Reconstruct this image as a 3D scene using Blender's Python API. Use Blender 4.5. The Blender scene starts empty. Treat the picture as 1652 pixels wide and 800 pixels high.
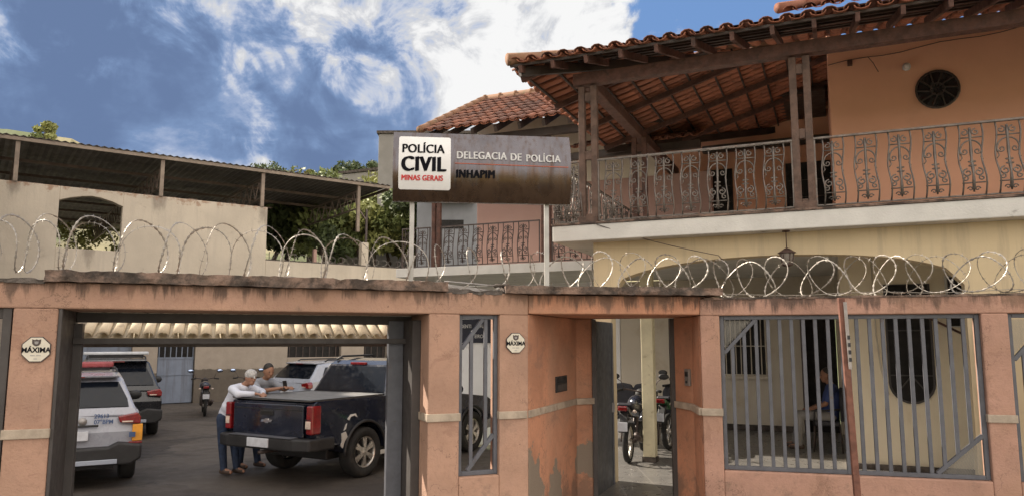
import bpy, bmesh, math, random
from mathutils import Vector, Matrix, noise
random.seed(7)
R_ = math.radians
scn = bpy.context.scene
col = scn.collection
# ------------------------------------------------------------------ camera
cam_d = bpy.data.cameras.new('camera'); cam = bpy.data.objects.new('camera', cam_d); col.objects.link(cam)
cam_d.sensor_width = 36; cam_d.lens = 1202/1652*36; cam_d.clip_end = 3000; cam_d.clip_start = 0.05
cam.location = (0, 0, 2.1); cam.rotation_euler = (R_(90+7.1), 0, 0)
scn.camera = cam
# ------------------------------------------------------------------ light
SUN_AZ = (-.87, .49); SUN_EL = R_(34)
sd = Vector((SUN_AZ[0], SUN_AZ[1], 0)).normalized()*math.cos(SUN_EL) + Vector((0, 0, math.sin(SUN_EL)))
sun_d = bpy.data.lights.new('sun', 'SUN'); sun_d.energy = 4.4; sun_d.angle = R_(.6); sun_d.color = (1, .90, .76)
sun = bpy.data.objects.new('sun', sun_d); col.objects.link(sun)
sun.rotation_euler = (-sd).to_track_quat('-Z', 'Y').to_euler()
scn.view_settings.view_transform = 'Standard'; scn.view_settings.look = 'None'
scn.view_settings.exposure = 1.12; scn.view_settings.gamma = 1; scn.view_settings.use_curve_mapping = False
scn.cycles.max_bounces = 6; scn.cycles.diffuse_bounces = 3; scn.cycles.glossy_bounces = 3
scn.cycles.use_denoising = True
try: scn.cycles.adaptive_threshold = .02
except Exception: pass

class NT:
    def __init__(s, tree): s.t = tree; s.n = tree.nodes; s.l = tree.links
    def new(s, typ, **kw):
        n = s.n.new(typ)
        for k, v in kw.items(): setattr(n, k, v)
        return n
    def link(s, a, b): s.l.new(a, b)
    def val(s, sock, v):
        if hasattr(v, 'links') or isinstance(v, bpy.types.NodeSocket): s.l.new(v, sock)
        else: sock.default_value = v
    def math(s, op, a, b=None, c=None, clamp=False):
        n = s.new('ShaderNodeMath', operation=op, use_clamp=clamp); s.val(n.inputs[0], a)
        if b is not None: s.val(n.inputs[1], b)
        if c is not None: s.val(n.inputs[2], c)
        return n.outputs[0]
    def vmath(s, op, a, b=None):
        n = s.new('ShaderNodeVectorMath', operation=op); s.val(n.inputs[0], a)
        if b is not None: s.val(n.inputs[1], b)
        return n.outputs['Value'] if op in ('DOT_PRODUCT', 'LENGTH', 'DISTANCE') else n.outputs[0]
    def mix(s, f, a, b, mode='MIX'):
        n = s.new('ShaderNodeMix', data_type='RGBA', blend_type=mode); n.clamp_factor = True
        s.val(n.inputs[0], f); s.val(n.inputs[6], a); s.val(n.inputs[7], b); return n.outputs[2]
    def noise(s, vec, scale, detail=5, rough=.55, dist=0, out='Fac'):
        n = s.new('ShaderNodeTexNoise'); 
        if vec is not None: s.l.new(vec, n.inputs['Vector'])
        n.inputs['Scale'].default_value = scale; n.inputs['Detail'].default_value = detail
        n.inputs['Roughness'].default_value = rough; n.inputs['Distortion'].default_value = dist
        return n.outputs[out]
    def ramp(s, f, a, b, lo=0., hi=1.):
        n = s.new('ShaderNodeMapRange'); n.interpolation_type = 'SMOOTHSTEP'
        s.val(n.inputs[0], f); n.inputs[1].default_value = a; n.inputs[2].default_value = b
        n.inputs[3].default_value = lo; n.inputs[4].default_value = hi; return n.outputs[0]
    def scale(s, vec, sc, off=(0, 0, 0)):
        n = s.new('ShaderNodeMapping'); s.l.new(vec, n.inputs[0]); n.inputs['Scale'].default_value = sc
        n.inputs['Location'].default_value = off; return n.outputs[0]

def c4(c): return (c[0], c[1], c[2], 1)
# ------------------------------------------------------------------ world: Nishita sky with procedural clouds
w = bpy.data.worlds.new('World'); scn.world = w; w.use_nodes = True
N = NT(w.node_tree); N.n.clear()
out = N.new('ShaderNodeOutputWorld')
sky = N.new('ShaderNodeTexSky', sky_type='NISHITA'); sky.sun_disc = False; sky.sun_elevation = SUN_EL
sky.sun_rotation = math.atan2(sd.x, sd.y); sky.air_density = 1.1; sky.dust_density = .6; sky.ozone_density = 2.5
tc = N.new('ShaderNodeTexCoord'); dr = N.vmath('NORMALIZE', tc.outputs['Generated'])
sep = N.new('ShaderNodeSeparateXYZ'); N.link(dr, sep.inputs[0])
zz = N.math('ADD', N.math('MAXIMUM', sep.outputs[2], 0), .22)
px_ = N.math('DIVIDE', sep.outputs[0], zz); py_ = N.math('DIVIDE', sep.outputs[1], zz)
cmb = N.new('ShaderNodeCombineXYZ'); N.link(px_, cmb.inputs[0]); N.link(py_, cmb.inputs[1])
P0 = cmb.outputs[0]
big = N.noise(P0, 1.1, 9, .58, .35)
fine = N.noise(P0, 4.6, 9, .62, .5)
def dvec(px, py):
    P = R_(7.1); a = (px-826)/1202; b = (400-py)/1202
    return Vector((a, math.cos(P)-b*math.sin(P), math.sin(P)+b*math.cos(P))).normalized()
wob = N.noise(dr, 5.0, 5, .6, .6, out='Color')
wobv = N.vmath('MULTIPLY', N.vmath('SUBTRACT', wob, (.5, .5, .5)), (.34, .34, .34))
dw = N.vmath('ADD', dr, wobv)
def blob(px, py, rad, soft=.5, z=1.6):
    d = dvec(px, py)
    df = N.vmath('SUBTRACT', dw, tuple(d))
    df = N.vmath('MULTIPLY', df, (1, 1, z))
    dd = N.vmath('LENGTH', df)
    return N.ramp(dd, rad*soft, rad, 1, 0)
def msum(lst):
    r = lst[0]
    for x in lst[1:]: r = N.math('MAXIMUM', r, x)
    return r
dark = msum([blob(40, 130, .30, .35), blob(190, 110, .25, .35, 1.8), blob(290, 190, .22, .35), blob(560, 240, .20, .35, 2.0), blob(450, 250, .16, .3), blob(650, 120, .10, .2, 2.0), blob(180, 260, .30, .5), blob(130, 60, .10, .2, 2.2)])
brite = msum([blob(240, 5, .20, .35, 2.4), blob(40, 5, .12, .2, 2.8), blob(430, 20, .24, .4, 2.0), blob(560, 70, .17, .3, 2.0), blob(355, 140, .05, .1, 1.2), blob(700, 30, .22, .4), blob(860, 90, .22, .45, 1.3), blob(1010, 60, .09, .2, 1.3), blob(770, 140, .15, .3, 2.4), blob(520, 150, .07, .1, 2.4), blob(395, 225, .08, .1), blob(80, 70, .14, .0, 2.4), blob(420, 190, .10, .0, 1.5)])
clear = msum([blob(1150, 10, .20, .1, 1.3), blob(950, 15, .07, .1, 1.2), blob(800, 45, .05, .1), blob(630, 120, .05, .1), blob(1230, 0, .2, .2)])
right = N.ramp(N.vmath('DOT_PRODUCT', dr, (.94, -.34, 0)), -.50, .0)
puff = N.noise(dr, 22, 7, .6, .4)
cover = N.math('ADD', N.math('MULTIPLY', big, .7), N.math('MULTIPLY', fine, .5))
cover = N.math('ADD', cover, N.math('MULTIPLY', N.math('SUBTRACT', msum([dark, brite]), clear), .40))
cover = N.math('ADD', cover, N.math('MULTIPLY', N.math('SUBTRACT', 1, right), .30))
cover = N.math('ADD', cover, N.math('MULTIPLY', N.math('MULTIPLY', N.math('SUBTRACT', puff, .48), right), 1.7))
cover = N.ramp(cover, .50, .78)
thick = N.math('ADD', N.math('MULTIPLY', N.math('SUBTRACT', brite, dark), .32), N.math('ADD', N.math('MULTIPLY', N.math('SUBTRACT', big, .5), 1.3), N.math('MULTIPLY', N.math('SUBTRACT', fine, .5), 1.0)))
thick = N.math('ADD', thick, N.math('MULTIPLY', N.math('MULTIPLY', N.math('SUBTRACT', puff, .5), right), 1.2))
mott = N.noise(dr, 13, 8, .62, .5); soft = N.noise(dr, 4.5, 7, .55, .4)
thick = N.math('ADD', thick, N.math('MULTIPLY', N.math('SUBTRACT', soft, .5), 3.4))
thick = N.math('ADD', thick, N.math('MULTIPLY', N.math('MULTIPLY', N.math('SUBTRACT', mott, .5), N.math('ADD', brite, .12)), 3.2))
lit = N.ramp(thick, -.78, .60)
cc = N.new('ShaderNodeValToRGB'); N.link(lit, cc.inputs[0])
e = cc.color_ramp.elements
e[0].position = 0; e[0].color = (.066, .098, .175, 1); e[1].position = 1; e[1].color = (.43, .43, .43, 1)
for p_, c_ in ((.28, (.096, .142, .238, 1)), (.46, (.155, .195, .285, 1)), (.64, (.25, .275, .335, 1)), (.82, (.31, .315, .33, 1))):
    q = e.new(p_); q.color = c_
skyc = N.mix(1, sky.outputs[0], (.05, .05, .05, 1), 'MULTIPLY')
skyb = N.mix(.75, skyc, (.085, .160, .32, 1))
overc = N.ramp(N.vmath('DOT_PRODUCT', dr, (.35, -.85, .40)), -.05, .55)  # overcast added in the unseen sky behind the camera, whitens the fill
cover = N.math('MAXIMUM', cover, N.math('MULTIPLY', overc, .9)); ccol = N.mix(overc, cc.outputs[0], (.33, .315, .29, 1))
skyn = N.mix(cover, skyb, ccol)
# unseen sky behind the camera brightened as added fill for the shaded fronts
back = N.ramp(N.vmath('DOT_PRODUCT', dr, (.40, -.80, .35)), -.10, .6, 1.0, 2.9)
fin = N.vmath('MULTIPLY', skyn, (1, 1, 1)); 
cb = N.new('ShaderNodeCombineXYZ'); N.link(back, cb.inputs[0]); N.link(N.math('POWER', back, .95), cb.inputs[1]); N.link(N.math('POWER', back, .90), cb.inputs[2])
fin = N.vmath('MULTIPLY', fin, cb.outputs[0])
bg = N.new('ShaderNodeBackground'); N.link(fin, bg.inputs[0]); bg.inputs[1].default_value = 1.0
N.link(bg.outputs[0], out.inputs[0])

# ------------------------------------------------------------------ materials
M = {}
def mat(name, c, rough=.8, metal=0., var=.18, vs=3.0, bump=.15, bs=40, dirt=None, ds=1.4, dt=(.55, .72), streak=None, spec=.5, emis=None, coat=0, extra=None, c2=None):
    m = bpy.data.materials.new(name); m.use_nodes = True; M[name] = m
    n = NT(m.node_tree); b = n.n['Principled BSDF']
    tc = n.new('ShaderNodeTexCoord'); o = tc.outputs['Object']
    f = n.noise(o, vs, 6, .6)
    dk = tuple(k*(1-var) for k in c); lt = tuple(min(1, k*(1+var)) for k in (c2 or c))
    cl = n.mix(n.ramp(f, .35, .65), c4(dk), c4(lt))
    if dirt:
        g = n.noise(o, ds, 9, .68, .4); cl = n.mix(n.ramp(g, dt[0], dt[1], 0, .85), cl, c4(dirt))
    if streak:
        g = n.noise(n.scale(o, (7, 7, .5)), 1.0, 7, .7, .2); cl = n.mix(n.ramp(g, .47, .66, 0, .75), cl, c4(streak))
    if extra: cl = extra(n, o, cl)
    n.link(cl, b.inputs['Base Color'])
    rr = n.noise(o, vs*3, 4); n.link(n.ramp(rr, .3, .7, max(0, rough-.1), min(1, rough+.08)), b.inputs['Roughness'])
    b.inputs['Metallic'].default_value = metal
    b.inputs['Specular IOR Level'].default_value = spec
    if coat: b.inputs['Coat Weight'].default_value = coat; b.inputs['Coat Roughness'].default_value = .06
    if bump:
        bp = n.new('ShaderNodeBump'); bp.inputs['Strength'].default_value = bump; bp.inputs['Distance'].default_value = .02
        n.link(n.noise(o, bs, 6, .6), bp.inputs['Height']); n.link(bp.outputs[0], b.inputs['Normal'])
    if emis: b.inputs['Emission Color'].default_value = c4(emis); b.inputs['Emission Strength'].default_value = 1
    return m

def poststain(n, o, cl):
    for (x, z, r) in ((-7.85, 6.95, .42), (-3.7, 6.95, .48), (-.12, 6.75, .40), (-10, 6.9, .5), (-5.7, 5.0, .5)):
        d = n.vmath('LENGTH', n.vmath('MULTIPLY', n.vmath('SUBTRACT', o, (x, 0, z)), (1.5, .0, .75)))
        k = n.math('ADD', d, n.math('MULTIPLY', n.math('SUBTRACT', n.noise(n.scale(o, (5, 5, 1.6)), 1, 7, .7), .5), .9))
        cl = n.mix(n.ramp(k, r*.2, r, .6, 0), cl, (.17, .14, .115, 1))
    s = n.new('ShaderNodeSeparateXYZ'); n.link(o, s.inputs[0])
    k = n.math('ADD', n.ramp(s.outputs[2], 6.6, 7.0, 0, .25), n.noise(o, 3, 8, .7)); return n.mix(n.ramp(k, .70, .82, 0, .7), cl, (.28, .15, .09, 1))
def wallextra(topz, patches=(), base=None):
    # rain stains running down from the coping + bare plaster patches of their own shape
    def f(n, o, cl):
        s = n.new('ShaderNodeSeparateXYZ'); n.link(o, s.inputs[0])
        st = n.noise(n.scale(o, (9, 9, 1.3)), 1.0, 8, .72, .3)
        h = n.ramp(s.outputs[2], topz-.22, topz+.03, 0, .26)
        cl = n.mix(n.ramp(n.math('ADD', st, h), .63, .80, 0, .8), cl, (.045, .032, .026, 1))
        sp = n.noise(o, 13, 6, .75); cl = n.mix(n.ramp(sp, .66, .72, 0, .75), cl, (.07, .04, .03, 1))
        fade = n.noise(o, 1.1, 5, .6); cl = n.mix(n.ramp(fade, .45, .68, 0, .55), cl, (.38, .225, .150, 1))
        # hairline cracks and a splashed, dirty base
        vv = n.new('ShaderNodeTexVoronoi', feature='DISTANCE_TO_EDGE'); vv.inputs['Scale'].default_value = 1.1
        n.link(n.vmath('ADD', o, n.vmath('MULTIPLY', n.noise(o, 3.5, 6, .7, out='Color'), (.5, .5, .5))), vv.inputs['Vector'])
        gate_ = n.ramp(n.noise(o, .9, 3), .46, .53)
        cl = n.mix(n.math('MULTIPLY', n.ramp(vv.outputs['Distance'], .0, .006, .7, 0), gate_), cl, (.09, .055, .04, 1))
        bs_ = n.math('ADD', n.ramp(s.outputs[2], .95, .1, 0, .32), n.noise(o, 4.5, 8, .72)); cl = n.mix(n.ramp(bs_, .58, .76, 0, .7), cl, (.17, .115, .085, 1))
        mt = n.noise(o, 24, 5, .7); cl = n.mix(n.ramp(mt, .45, .75, 0, .28), cl, (.22, .12, .085, 1))
        pl = n.noise(o, 2.6, 9, .75, .6); cl = n.mix(n.ramp(pl, .56, .62, 0, .5), cl, (.27, .15, .105, 1))
        for (x, y, z, r) in patches:
            d = n.vmath('LENGTH', n.vmath('MULTIPLY', n.vmath('SUBTRACT', o, (x, y, z)), (1, 1, .8)))
            w_ = n.noise(o, 5, 7, .65)
            k = n.math('ADD', d, n.math('MULTIPLY', n.math('SUBTRACT', w_, .5), .8))
            cl = n.mix(n.ramp(k, r-.012, r, 1, 0), cl, (.24, .19, .145, 1))
        return cl
    return f

mat('salmon_left', (.40, .240, .170), .85, var=.12, vs=1.6, bump=.35, bs=55, extra=wallextra(2.55))
mat('salmon_recess', (.50, .235, .138), .85, var=.16, vs=1.6, bump=.4, bs=50, extra=wallextra(2.5, [(.20, 7.40, .66, .30), (.45, 8.1, .52, .22), (.9, 8.95, .72, .17)]))
mat('salmon_right', (.40, .230, .170), .85, var=.12, vs=1.6, bump=.35, bs=55, extra=wallextra(2.5))
mat('band', (.38, .31, .24), .85, var=.2, vs=5, dirt=(.2, .12, .08), ds=6)
mat('coping', (.17, .125, .10), .95, var=.35, vs=6, bump=.8, bs=28, dirt=(.035, .028, .024), ds=4, dt=(.42, .6), c2=(.19, .125, .095))
mat('grime_concrete', (.085, .07, .06), .95, var=.4, vs=9, bump=.8, bs=30)
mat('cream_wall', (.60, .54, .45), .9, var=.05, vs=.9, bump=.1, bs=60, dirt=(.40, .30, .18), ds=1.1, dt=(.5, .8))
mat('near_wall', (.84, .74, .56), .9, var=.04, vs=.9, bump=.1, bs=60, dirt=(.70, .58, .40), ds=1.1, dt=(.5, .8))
mat('arch_wall', (.60, .485, .31), .9, var=.05, vs=.9, bump=.1, bs=60, streak=(.48, .39, .26))
mat('white_wall', (.86, .86, .87), .9, var=.05, vs=.8, bump=.1, bs=50, dirt=(.40, .36, .32), ds=1.0)
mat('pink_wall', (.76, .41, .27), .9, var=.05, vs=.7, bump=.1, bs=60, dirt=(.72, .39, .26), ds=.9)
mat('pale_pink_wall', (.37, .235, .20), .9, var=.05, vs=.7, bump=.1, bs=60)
mat('slab_white', (.62, .60, .56), .9, var=.07, vs=2, bump=.25, bs=40, dirt=(.13, .11, .09), ds=3.2, dt=(.62, .76))
mat('soffit', (.42, .34, .22), .9, var=.08)
mat('column_cream', (.68, .61, .42), .85, var=.08, vs=4, dirt=(.35, .28, .16), ds=6)
mat('leftwall', (.52, .455, .37), .9, var=.09, vs=.6, bump=.4, bs=14, streak=(.48, .42, .345), dirt=(.30, .25, .20), ds=1.1, dt=(.58, .75), extra=lambda n, o, cl: poststain(n, o, cl))
def yardbase(n, o, cl):
    s = n.new('ShaderNodeSeparateXYZ'); n.link(o, s.inputs[0])
    w_ = n.noise(o, 1.6, 8, .7); k = n.math('ADD', s.outputs[2], n.math('MULTIPLY', n.math('SUBTRACT', w_, .5), .5))
    cl = n.mix(n.ramp(k, 1.10, 1.14, 1, 0), cl, n.mix(n.noise(o, 2.5, 8, .7), (.07, .06, .05, 1), (.17, .14, .11, 1)))
    q = n.noise(o, 2.2, 8, .7); return n.mix(n.ramp(q, .66, .68, 0, .9), cl, (.10, .07, .05, 1))
mat('yard_wall', (.33, .28, .23), .9, var=.06, bump=.3, bs=12, extra=yardbase)
mat('grey_render', (.22, .225, .24), .9, var=.1, vs=.8)
mat('gray_concrete', (.26, .245, .225), .95, var=.12, vs=.7, bump=.3, bs=6)
mat('frame_brown', (.055, .047, .044), .6, var=.15, bump=.05)
mat('frame_blue', (.095, .097, .112), .5, var=.12, vs=8, bump=.05, dirt=(.10, .06, .045), ds=7, dt=(.62, .75))
mat('leaf_gray', (.070, .075, .085), .5, var=.12, vs=3, bump=.08, streak=(.09, .085, .08))
mat('blue_metal', (.17, .20, .26), .55, var=.1, vs=2, bump=.06, streak=(.12, .13, .16))
mat('galv', (.33, .30, .265), .5, .5, var=.12, vs=30, bump=0, dirt=(.20, .15, .11), ds=7, dt=(.55, .75))
mat('mesh_wire', (.32, .30, .27), .5, .6, var=.1, bump=0)
mat('iron', (.135, .115, .10), .40, .4, var=.25, vs=14, bump=.15, bs=60, dirt=(.20, .09, .05), ds=9)
mat('iron_dark', (.07, .052, .047), .5, .3, var=.2, vs=12, bump=.1)
mat('wood', (.10, .047, .034), .75, var=.25, vs=8, bump=.4, bs=30, dirt=(.04, .026, .02), ds=5)
mat('wood_post', (.11, .066, .048), .75, var=.25, vs=8, bump=.4, bs=30, dirt=(.05, .034, .026), ds=5)
def tilec(name, a, b, d):
    m = bpy.data.materials.new(name); m.use_nodes = True; M[name] = m
    n = NT(m.node_tree); bs = n.n['Principled BSDF']; tc = n.new('ShaderNodeTexCoord'); o = tc.outputs['Object']
    at = n.new('ShaderNodeAttribute', attribute_name='tone'); cl = n.mix(at.outputs['Fac'], c4(a), c4(b))
    g = n.noise(o, 5, 8, .7, .4); cl = n.mix(n.ramp(g, .52, .70, 0, .8), cl, c4(d))
    n.link(cl, bs.inputs['Base Color']); bs.inputs['Roughness'].default_value = .88
    bp = n.new('ShaderNodeBump'); bp.inputs['Strength'].default_value = .4; bp.inputs['Distance'].default_value = .015
    n.link(n.noise(o, 50, 5, .6), bp.inputs['Height']); n.link(bp.outputs[0], bs.inputs['Normal'])
tilec('tile', (.115, .058, .044), (.40, .15, .083), (.085, .050, .040))
tilec('tile_cream', (.66, .56, .40), (.74, .64, .47), (.40, .32, .22))
tilec('ridge_tile', (.20, .12, .07), (.30, .15, .09), (.09, .10, .04))
mat('oval_glass', (.016, .016, .018), .25, spec=.7, bump=0)
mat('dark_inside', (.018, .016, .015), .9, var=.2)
mat('dark_wood', (.05, .035, .028), .6, var=.2)
mat('sheet_metal', (.13, .115, .105), .6, .3, var=.15, vs=1, bump=.05)
mat('truss', (.16, .12, .10), .6, .3, var=.15)
mat('pipe_grey', (.33, .31, .30), .5, .5, var=.15, bump=0)
mat('truss_fascia', (.24, .19, .15), .6, .2, var=.15)
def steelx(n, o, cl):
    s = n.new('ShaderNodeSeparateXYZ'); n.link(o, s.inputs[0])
    k = n.math('ADD', n.ramp(s.outputs[2], 1.30, .92, 0, .42), n.noise(n.scale(o, (9, 9, 1.4)), 1, 7, .7)); cl = n.mix(n.ramp(k, .52, .86, 0, .92), cl, (.13, .080, .050, 1))  # brown ground reflection painted in as streaky stain towards the bottom
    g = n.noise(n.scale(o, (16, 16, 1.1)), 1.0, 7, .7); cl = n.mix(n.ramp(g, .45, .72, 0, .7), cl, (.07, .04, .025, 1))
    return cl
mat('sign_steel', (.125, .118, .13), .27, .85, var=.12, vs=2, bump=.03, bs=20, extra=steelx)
mat('sign_panel', (.72, .71, .70), .6, var=.05, vs=4, bump=0)
mat('letter_white', (.52, .51, .50), .6, var=.15, vs=20, bump=0)
mat('letter_black', (.010, .010, .013), .95, bump=0, spec=.05)
mat('letter_red', (.55, .03, .03), .6, bump=0)
mat('line_red', (.35, .08, .04), .6, bump=0)
mat('sign_post', (.40, .385, .36), .45, .4, var=.1, vs=6, bump=.05)
mat('plaque', (.62, .57, .47), .6, var=.06, vs=12, bump=0)
mat('plaque_edge', (.07, .05, .045), .6, bump=0)
mat('rust', (.16, .068, .046), .85, var=.25, vs=9, bump=.3, bs=60, dirt=(.10, .035, .022), ds=8)
mat('sticker', (.30, .27, .25), .7, var=.15, vs=20, bump=0)
mat('asphalt', (.06, .058, .055), .9, var=.2, vs=6, bump=.4, bs=60)
mat('sidewalk', (.30, .27, .23), .9, var=.15, vs=3, bump=.3, bs=30)
def yardx(n, o, cl):
    v = n.new('ShaderNodeTexVoronoi', feature='DISTANCE_TO_EDGE'); wv = n.vmath('ADD', o, n.vmath('MULTIPLY', n.noise(o, 1.2, 5, .6, out='Color'), (1.2, 1.2, .0)))
    n.link(wv, v.inputs['Vector']); v.inputs['Scale'].default_value = .42
    cl = n.mix(n.ramp(v.outputs['Distance'], .0, .022, .9, 0), cl, (.022, .019, .017, 1))
    v2 = n.new('ShaderNodeTexVoronoi'); n.link(wv, v2.inputs['Vector']); v2.inputs['Scale'].default_value = .42
    s = n.new('ShaderNodeSeparateColor'); n.link(v2.outputs['Color'], s.inputs[0])
    cl = n.mix(n.math('MULTIPLY', s.outputs[0], .95), cl, (.10, .083, .068, 1))
    g = n.noise(o, .9, 7, .65); return n.mix(n.ramp(g, .5, .68, 0, .75), cl, (.05, .04, .032, 1))
mat('yard', (.046, .037, .031), .75, var=.3, vs=1.3, bump=.5, bs=16, extra=yardx)
def tilefloor(n, o, cl):
    br = n.new('ShaderNodeTexBrick'); n.link(o, br.inputs['Vector']); br.offset = 0; br.inputs['Scale'].default_value = 1
    br.inputs['Brick Width'].default_value = .45; br.inputs['Row Height'].default_value = .45; br.inputs['Mortar Size'].default_value = .006
    br.inputs['Color1'].default_value = (.17, .16, .15, 1); br.inputs['Color2'].default_value = (.145, .138, .13, 1); br.inputs['Mortar'].default_value = (.28, .26, .24, 1)
    return n.mix(.85, cl, br.outputs[0])
mat('porch_tile', (.16, .15, .14), .35, var=.15, vs=3, bump=.05, extra=tilefloor)
mat('earth', (.26, .23, .13), .95, var=.3, vs=.2, bump=.4, bs=3, dirt=(.10, .13, .05), ds=.12, dt=(.45, .55))
mat('leafA', (.16, .19, .06), .7, var=.35, vs=1.5, bump=0); mat('leafB', (.27, .28, .09), .7, var=.35, vs=1.5, bump=0)
mat('leafC', (.075, .10, .035), .7, var=.35, vs=1.5, bump=0); mat('leafD', (.20, .18, .09), .8, var=.3, vs=1.5, bump=0)
mat('bark', (.10, .075, .055), .9, var=.3, vs=8)
# vehicles / people
mat('paint_white', (.34, .35, .40), .30, coat=.6, var=.03, bump=0, dirt=(.45, .42, .38), ds=2, dt=(.6, .9))
mat('paint_black', (.010, .013, .026), .22, coat=.8, var=.2, bump=0, dirt=(.03, .027, .026), ds=2.5, dt=(.55, .85))
mat('paint_dark', (.012, .013, .017), .28, coat=.6, var=.2, bump=0, dirt=(.04, .036, .033), ds=2.5, dt=(.55, .85))
mat('paint_silver', (.34, .37, .44), .32, coat=.5, var=.03, bump=0)
mat('glass', (.006, .008, .013), .10, spec=.35, bump=0, var=.1)
mat('rubber', (.018, .017, .016), .85, var=.2, bump=.1, dirt=(.07, .055, .04), ds=5)
mat('plastic', (.020, .019, .020), .6, var=.2, bump=.05)
mat('alloy', (.50, .47, .43), .35, .8, var=.15, vs=10, bump=0)
mat('chrome', (.75, .75, .76), .15, 1, var=.05, bump=0)
mat('tail_red', (.20, .008, .010), .2, coat=.7, var=.2, vs=14, bump=0)
mat('tail_clear', (.62, .50, .42), .3, var=.2, vs=14, bump=0)
mat('beacon_red', (.26, .05, .055), .3, var=.2, bump=0); mat('lightbar', (.55, .57, .60), .3, var=.1, bump=0)
mat('plate', (.55, .56, .60), .5, var=.1, vs=8, bump=0)
mat('orange', (.70, .30, .03), .5, bump=0); mat('txtblue', (.05, .09, .20), .6, bump=0)
mat('tarp', (.17, .165, .16), .7, var=.12, vs=5, bump=.2, bs=12)
mat('scrape', (.52, .50, .46), .7, var=.1)
mat('skin', (.30, .155, .10), .6, var=.1, bump=.05); mat('skin_tan', (.25, .125, .075), .6, var=.1, bump=.05)
mat('hair_grey', (.42, .41, .40), .8, var=.25, vs=40); mat('hair_dark', (.02, .016, .013), .7, var=.3, vs=40)
mat('shirt_white', (.58, .60, .68), .85, var=.06, vs=6, bump=1.0, bs=9); mat('shirt_grey', (.25, .26, .29), .9, var=.08, vs=6, bump=1.0, bs=9)
mat('shirt_blue', (.03, .05, .16), .9, var=.1, vs=6, bump=.3, bs=14); mat('jeans', (.022, .035, .07), .9, var=.3, vs=7, bump=1.0, bs=12)
mat('trouser_grey', (.20, .19, .18), .9, var=.1, vs=8, bump=.3, bs=20); mat('shoe', (.045, .028, .02), .6, var=.2); mat('eye', (.03, .02, .018), .3, bump=0)
mat('phone', (.01, .01, .012), .25, bump=0)
mat('mirror_sky_tint', (.45, .56, .80), .12, 1, var=.05, bump=0)  # blue of the mirrored sky tinted into the metal
mat('moto_red', (.30, .02, .02), .3, coat=.5, bump=0); mat('moto_green', (.05, .16, .06), .35, coat=.5, bump=0); mat('seat_black', (.022, .022, .03), .6, var=.15, bump=.15)
mat('lamp_metal', (.075, .042, .034), .6, .3, var=.2); mat('lamp_glass', (.30, .27, .24), .3, var=.1, bump=0)
mat('clearlamp', (.50, .46, .42), .3, bump=0)
mat('navy_sign', (.012, .014, .03), .5, bump=0)
mat('intercom', (.30, .28, .26), .4, .5, bump=0)
mat('white_plastic', (.6, .6, .58), .5, var=.05, bump=0)

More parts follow.
